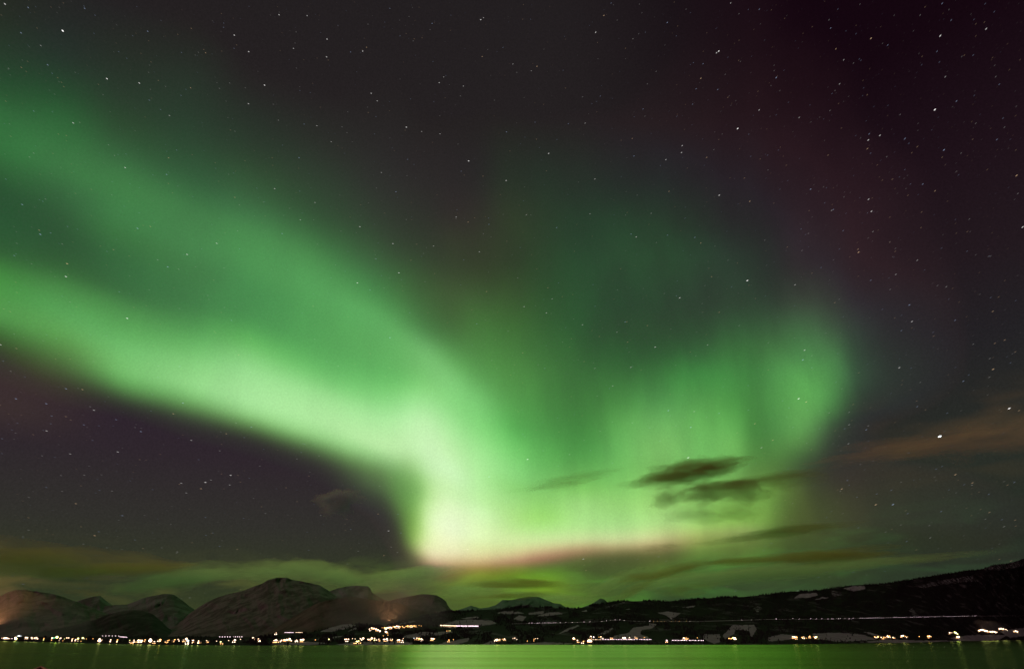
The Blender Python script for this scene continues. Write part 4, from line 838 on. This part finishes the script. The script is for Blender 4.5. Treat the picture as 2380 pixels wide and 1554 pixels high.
def house_proto(kind, w, d, h, wm_, win):
    e = bpy.data.objects.new('house', None); col.objects.link(e)
    v = [(-w/2, -d/2, -2), (w/2, -d/2, -2), (w/2, d/2, -2), (-w/2, d/2, -2), (-w/2, -d/2, h), (w/2, -d/2, h), (w/2, d/2, h), (-w/2, d/2, h), (-w/2, 0, h + 3), (w/2, 0, h + 3)]
    f = [(0, 1, 5, 4), (2, 3, 7, 6), (1, 2, 6, 9, 5), (3, 0, 4, 8, 7), (3, 2, 1, 0), (4, 5, 9, 8), (6, 7, 8, 9)]
    mesh_obj('wall', v, f, wm_, e)
    o = 0.7
    v = [(-w/2-o, -d/2-o, h-0.3), (w/2+o, -d/2-o, h-0.3), (w/2+o, 0, h+3.35), (-w/2-o, 0, h+3.35), (w/2+o, d/2+o, h-0.3), (-w/2-o, d/2+o, h-0.3)]
    v2 = [(x, y, z + 0.35) for x, y, z in v]
    f = [(0, 3, 2, 1), (3, 5, 4, 2), (6, 7, 8, 9), (9, 8, 10, 11), (0, 1, 7, 6), (4, 5, 11, 10), (0, 6, 9, 3), (3, 9, 11, 5), (1, 2, 8, 7), (2, 4, 10, 8)]
    rf = mesh_obj('roof', v + v2, f, roof_m, e)
    vv, ff = box_vf(w * 0.2, w * 0.2 + 1, -0.5, 0.5, h + 2.4, h + 4.8); mesh_obj('chimney', vv, ff, chim_m, rf)
    nw = 3
    for i in range(nw):
        cx = -w / 2 + w * (i + 0.5) / nw
        if i == 1 and kind == 0:
            vv, ff = box_vf(cx - 0.6, cx + 0.6, -d/2 - 0.12, -d/2 + 0.05, 0, 2.2); mesh_obj('door', vv, ff, door_m, e)
            continue
        vv, ff = box_vf(cx - 1.1, cx + 1.1, -d/2 - 0.12, -d/2 + 0.05, h - 3.2, h - 1.2); mesh_obj('window', vv, ff, win, e)
    return e
protos = [house_proto(0, 13, 9, 5.0, wall_ms[0], win_ms['w']), house_proto(1, 15, 9, 6.2, wall_ms[1], win_ms['o']), house_proto(0, 12, 8, 4.6, wall_ms[2], win_ms['o'])]
HN = ['white wooden house', 'tall red wooden house', 'small ochre wooden house']
def copy_tree(o, parent=None):
    c = o.copy(); col.objects.link(c)
    if parent: c.parent = parent
    for ch in o.children: copy_tree(ch, c)
    return c
spots = []
for L, where, grp in ((VILL, 'in the village under the brown hill', 'houses of the village under the brown hill'), (TOWN, 'in the bright village under the snow hump', 'houses of the bright village'),
                      (EAST, 'by the shore road under the aurora fold', 'houses along the shore road'), (EAST2, 'on the snowy right shore', 'houses on the right shore'), (MIDL, 'on the shore below the highest peak', 'houses below the highest peak')):
    for x, y, s, c in L:
        if s >= 2: spots.append((x + random.uniform(-1.6, 1.6), y + random.uniform(-0.5, 0.4), where, grp))
used = [False] * 3; placed = []
for i, (x, y, where, grp) in enumerate(spots):
    if any(abs(x - a) < 2.6 and abs(y - b) < 1.4 for a, b in placed): continue
    ysh = float(np.interp(x, SHX, SHY))
    y = min(y + 0.5, ysh - 0.4)
    placed.append((x, y))
    k = len(placed) % 3
    o = protos[k] if not used[k] else copy_tree(protos[k])
    used[k] = True
    P0, _ = hill_pt(np.array([x]), np.array([y]))
    o.location = P0[0]; o.rotation_euler.z = math.atan2(-P0[0][0], P0[0][1]) + random.choice((0, 0, 0.4, -0.5))
    tag(o, HN[k] + ' ' + where, 'house', grp)

# ------------------------------------------------------------------ near boathouse roof peeking in at the lower left
bh = bpy.data.objects.new('boathouse', None); col.objects.link(bh)
dv = Vector([float(v) for v in ray(41, 666.6)]); dh = math.hypot(dv.x, dv.y)
DB = 60.0
pk = Vector((dv.x / dh * DB, dv.y / dh * DB, CAMZ + dv.z / dh * DB))
gz = 25.5 - 0.088 * pk.y - 0.6
bh.location = (pk.x, pk.y, gz); bh.rotation_euler.z = math.radians(30)
hh = pk.z - gz
bw = plain('tarred_boards', (0.22, 0.05, 0.04), 0.8); br = plain('red_roofing', (0.20, 0.05, 0.05), 0.7); bt = plain('light_tinted_board', (0.85, 0.52, 0.28), 0.7)  # orange light on the roof edge is put into the hip board colour
vv, ff = box_vf(-2.6, 2.6, -2.6, 2.6, 0, hh - 1.5); mesh_obj('wall', vv, ff, bw, bh)
rv = [(-3, -3, hh - 1.5), (3, -3, hh - 1.5), (3, 3, hh - 1.5), (-3, 3, hh - 1.5), (-3, -3, hh - 1.3), (3, -3, hh - 1.3), (3, 3, hh - 1.3), (-3, 3, hh - 1.3), (0, 0, hh)]
mesh_obj('roof', rv, [(3, 2, 1, 0), (0, 1, 5, 4), (1, 2, 6, 5), (2, 3, 7, 6), (3, 0, 4, 7), (4, 5, 8), (5, 6, 8), (6, 7, 8), (7, 4, 8)], br, bh)
for sx, sy in ((-1, -1), (1, -1), (-1, 1), (1, 1)):
    p = Vector((sx * 3.05, sy * 3.05, hh - 1.32)); q = Vector((0, 0, hh + 0.02)); sd = Vector((-sy, sx, 0)).normalized() * 0.16
    up_ = Vector((0, 0, 0.07))
    V8 = [p - sd, p + sd, q + sd * 0.4, q - sd * 0.4, p - sd + up_, p + sd + up_, q + sd * 0.4 + up_, q - sd * 0.4 + up_]
    mesh_obj('hip_board', V8, [(3, 2, 1, 0), (4, 5, 6, 7), (0, 1, 5, 4), (1, 2, 6, 5), (2, 3, 7, 6), (3, 0, 4, 7)], bt, bh)
vv, ff = box_vf(-1.0, 1.0, -2.7, -2.55, 0, 2.6); mesh_obj('door', vv, ff, bt, bh)
tag(bh, 'red boathouse whose roof peak shows at the lower left edge', 'boathouse')
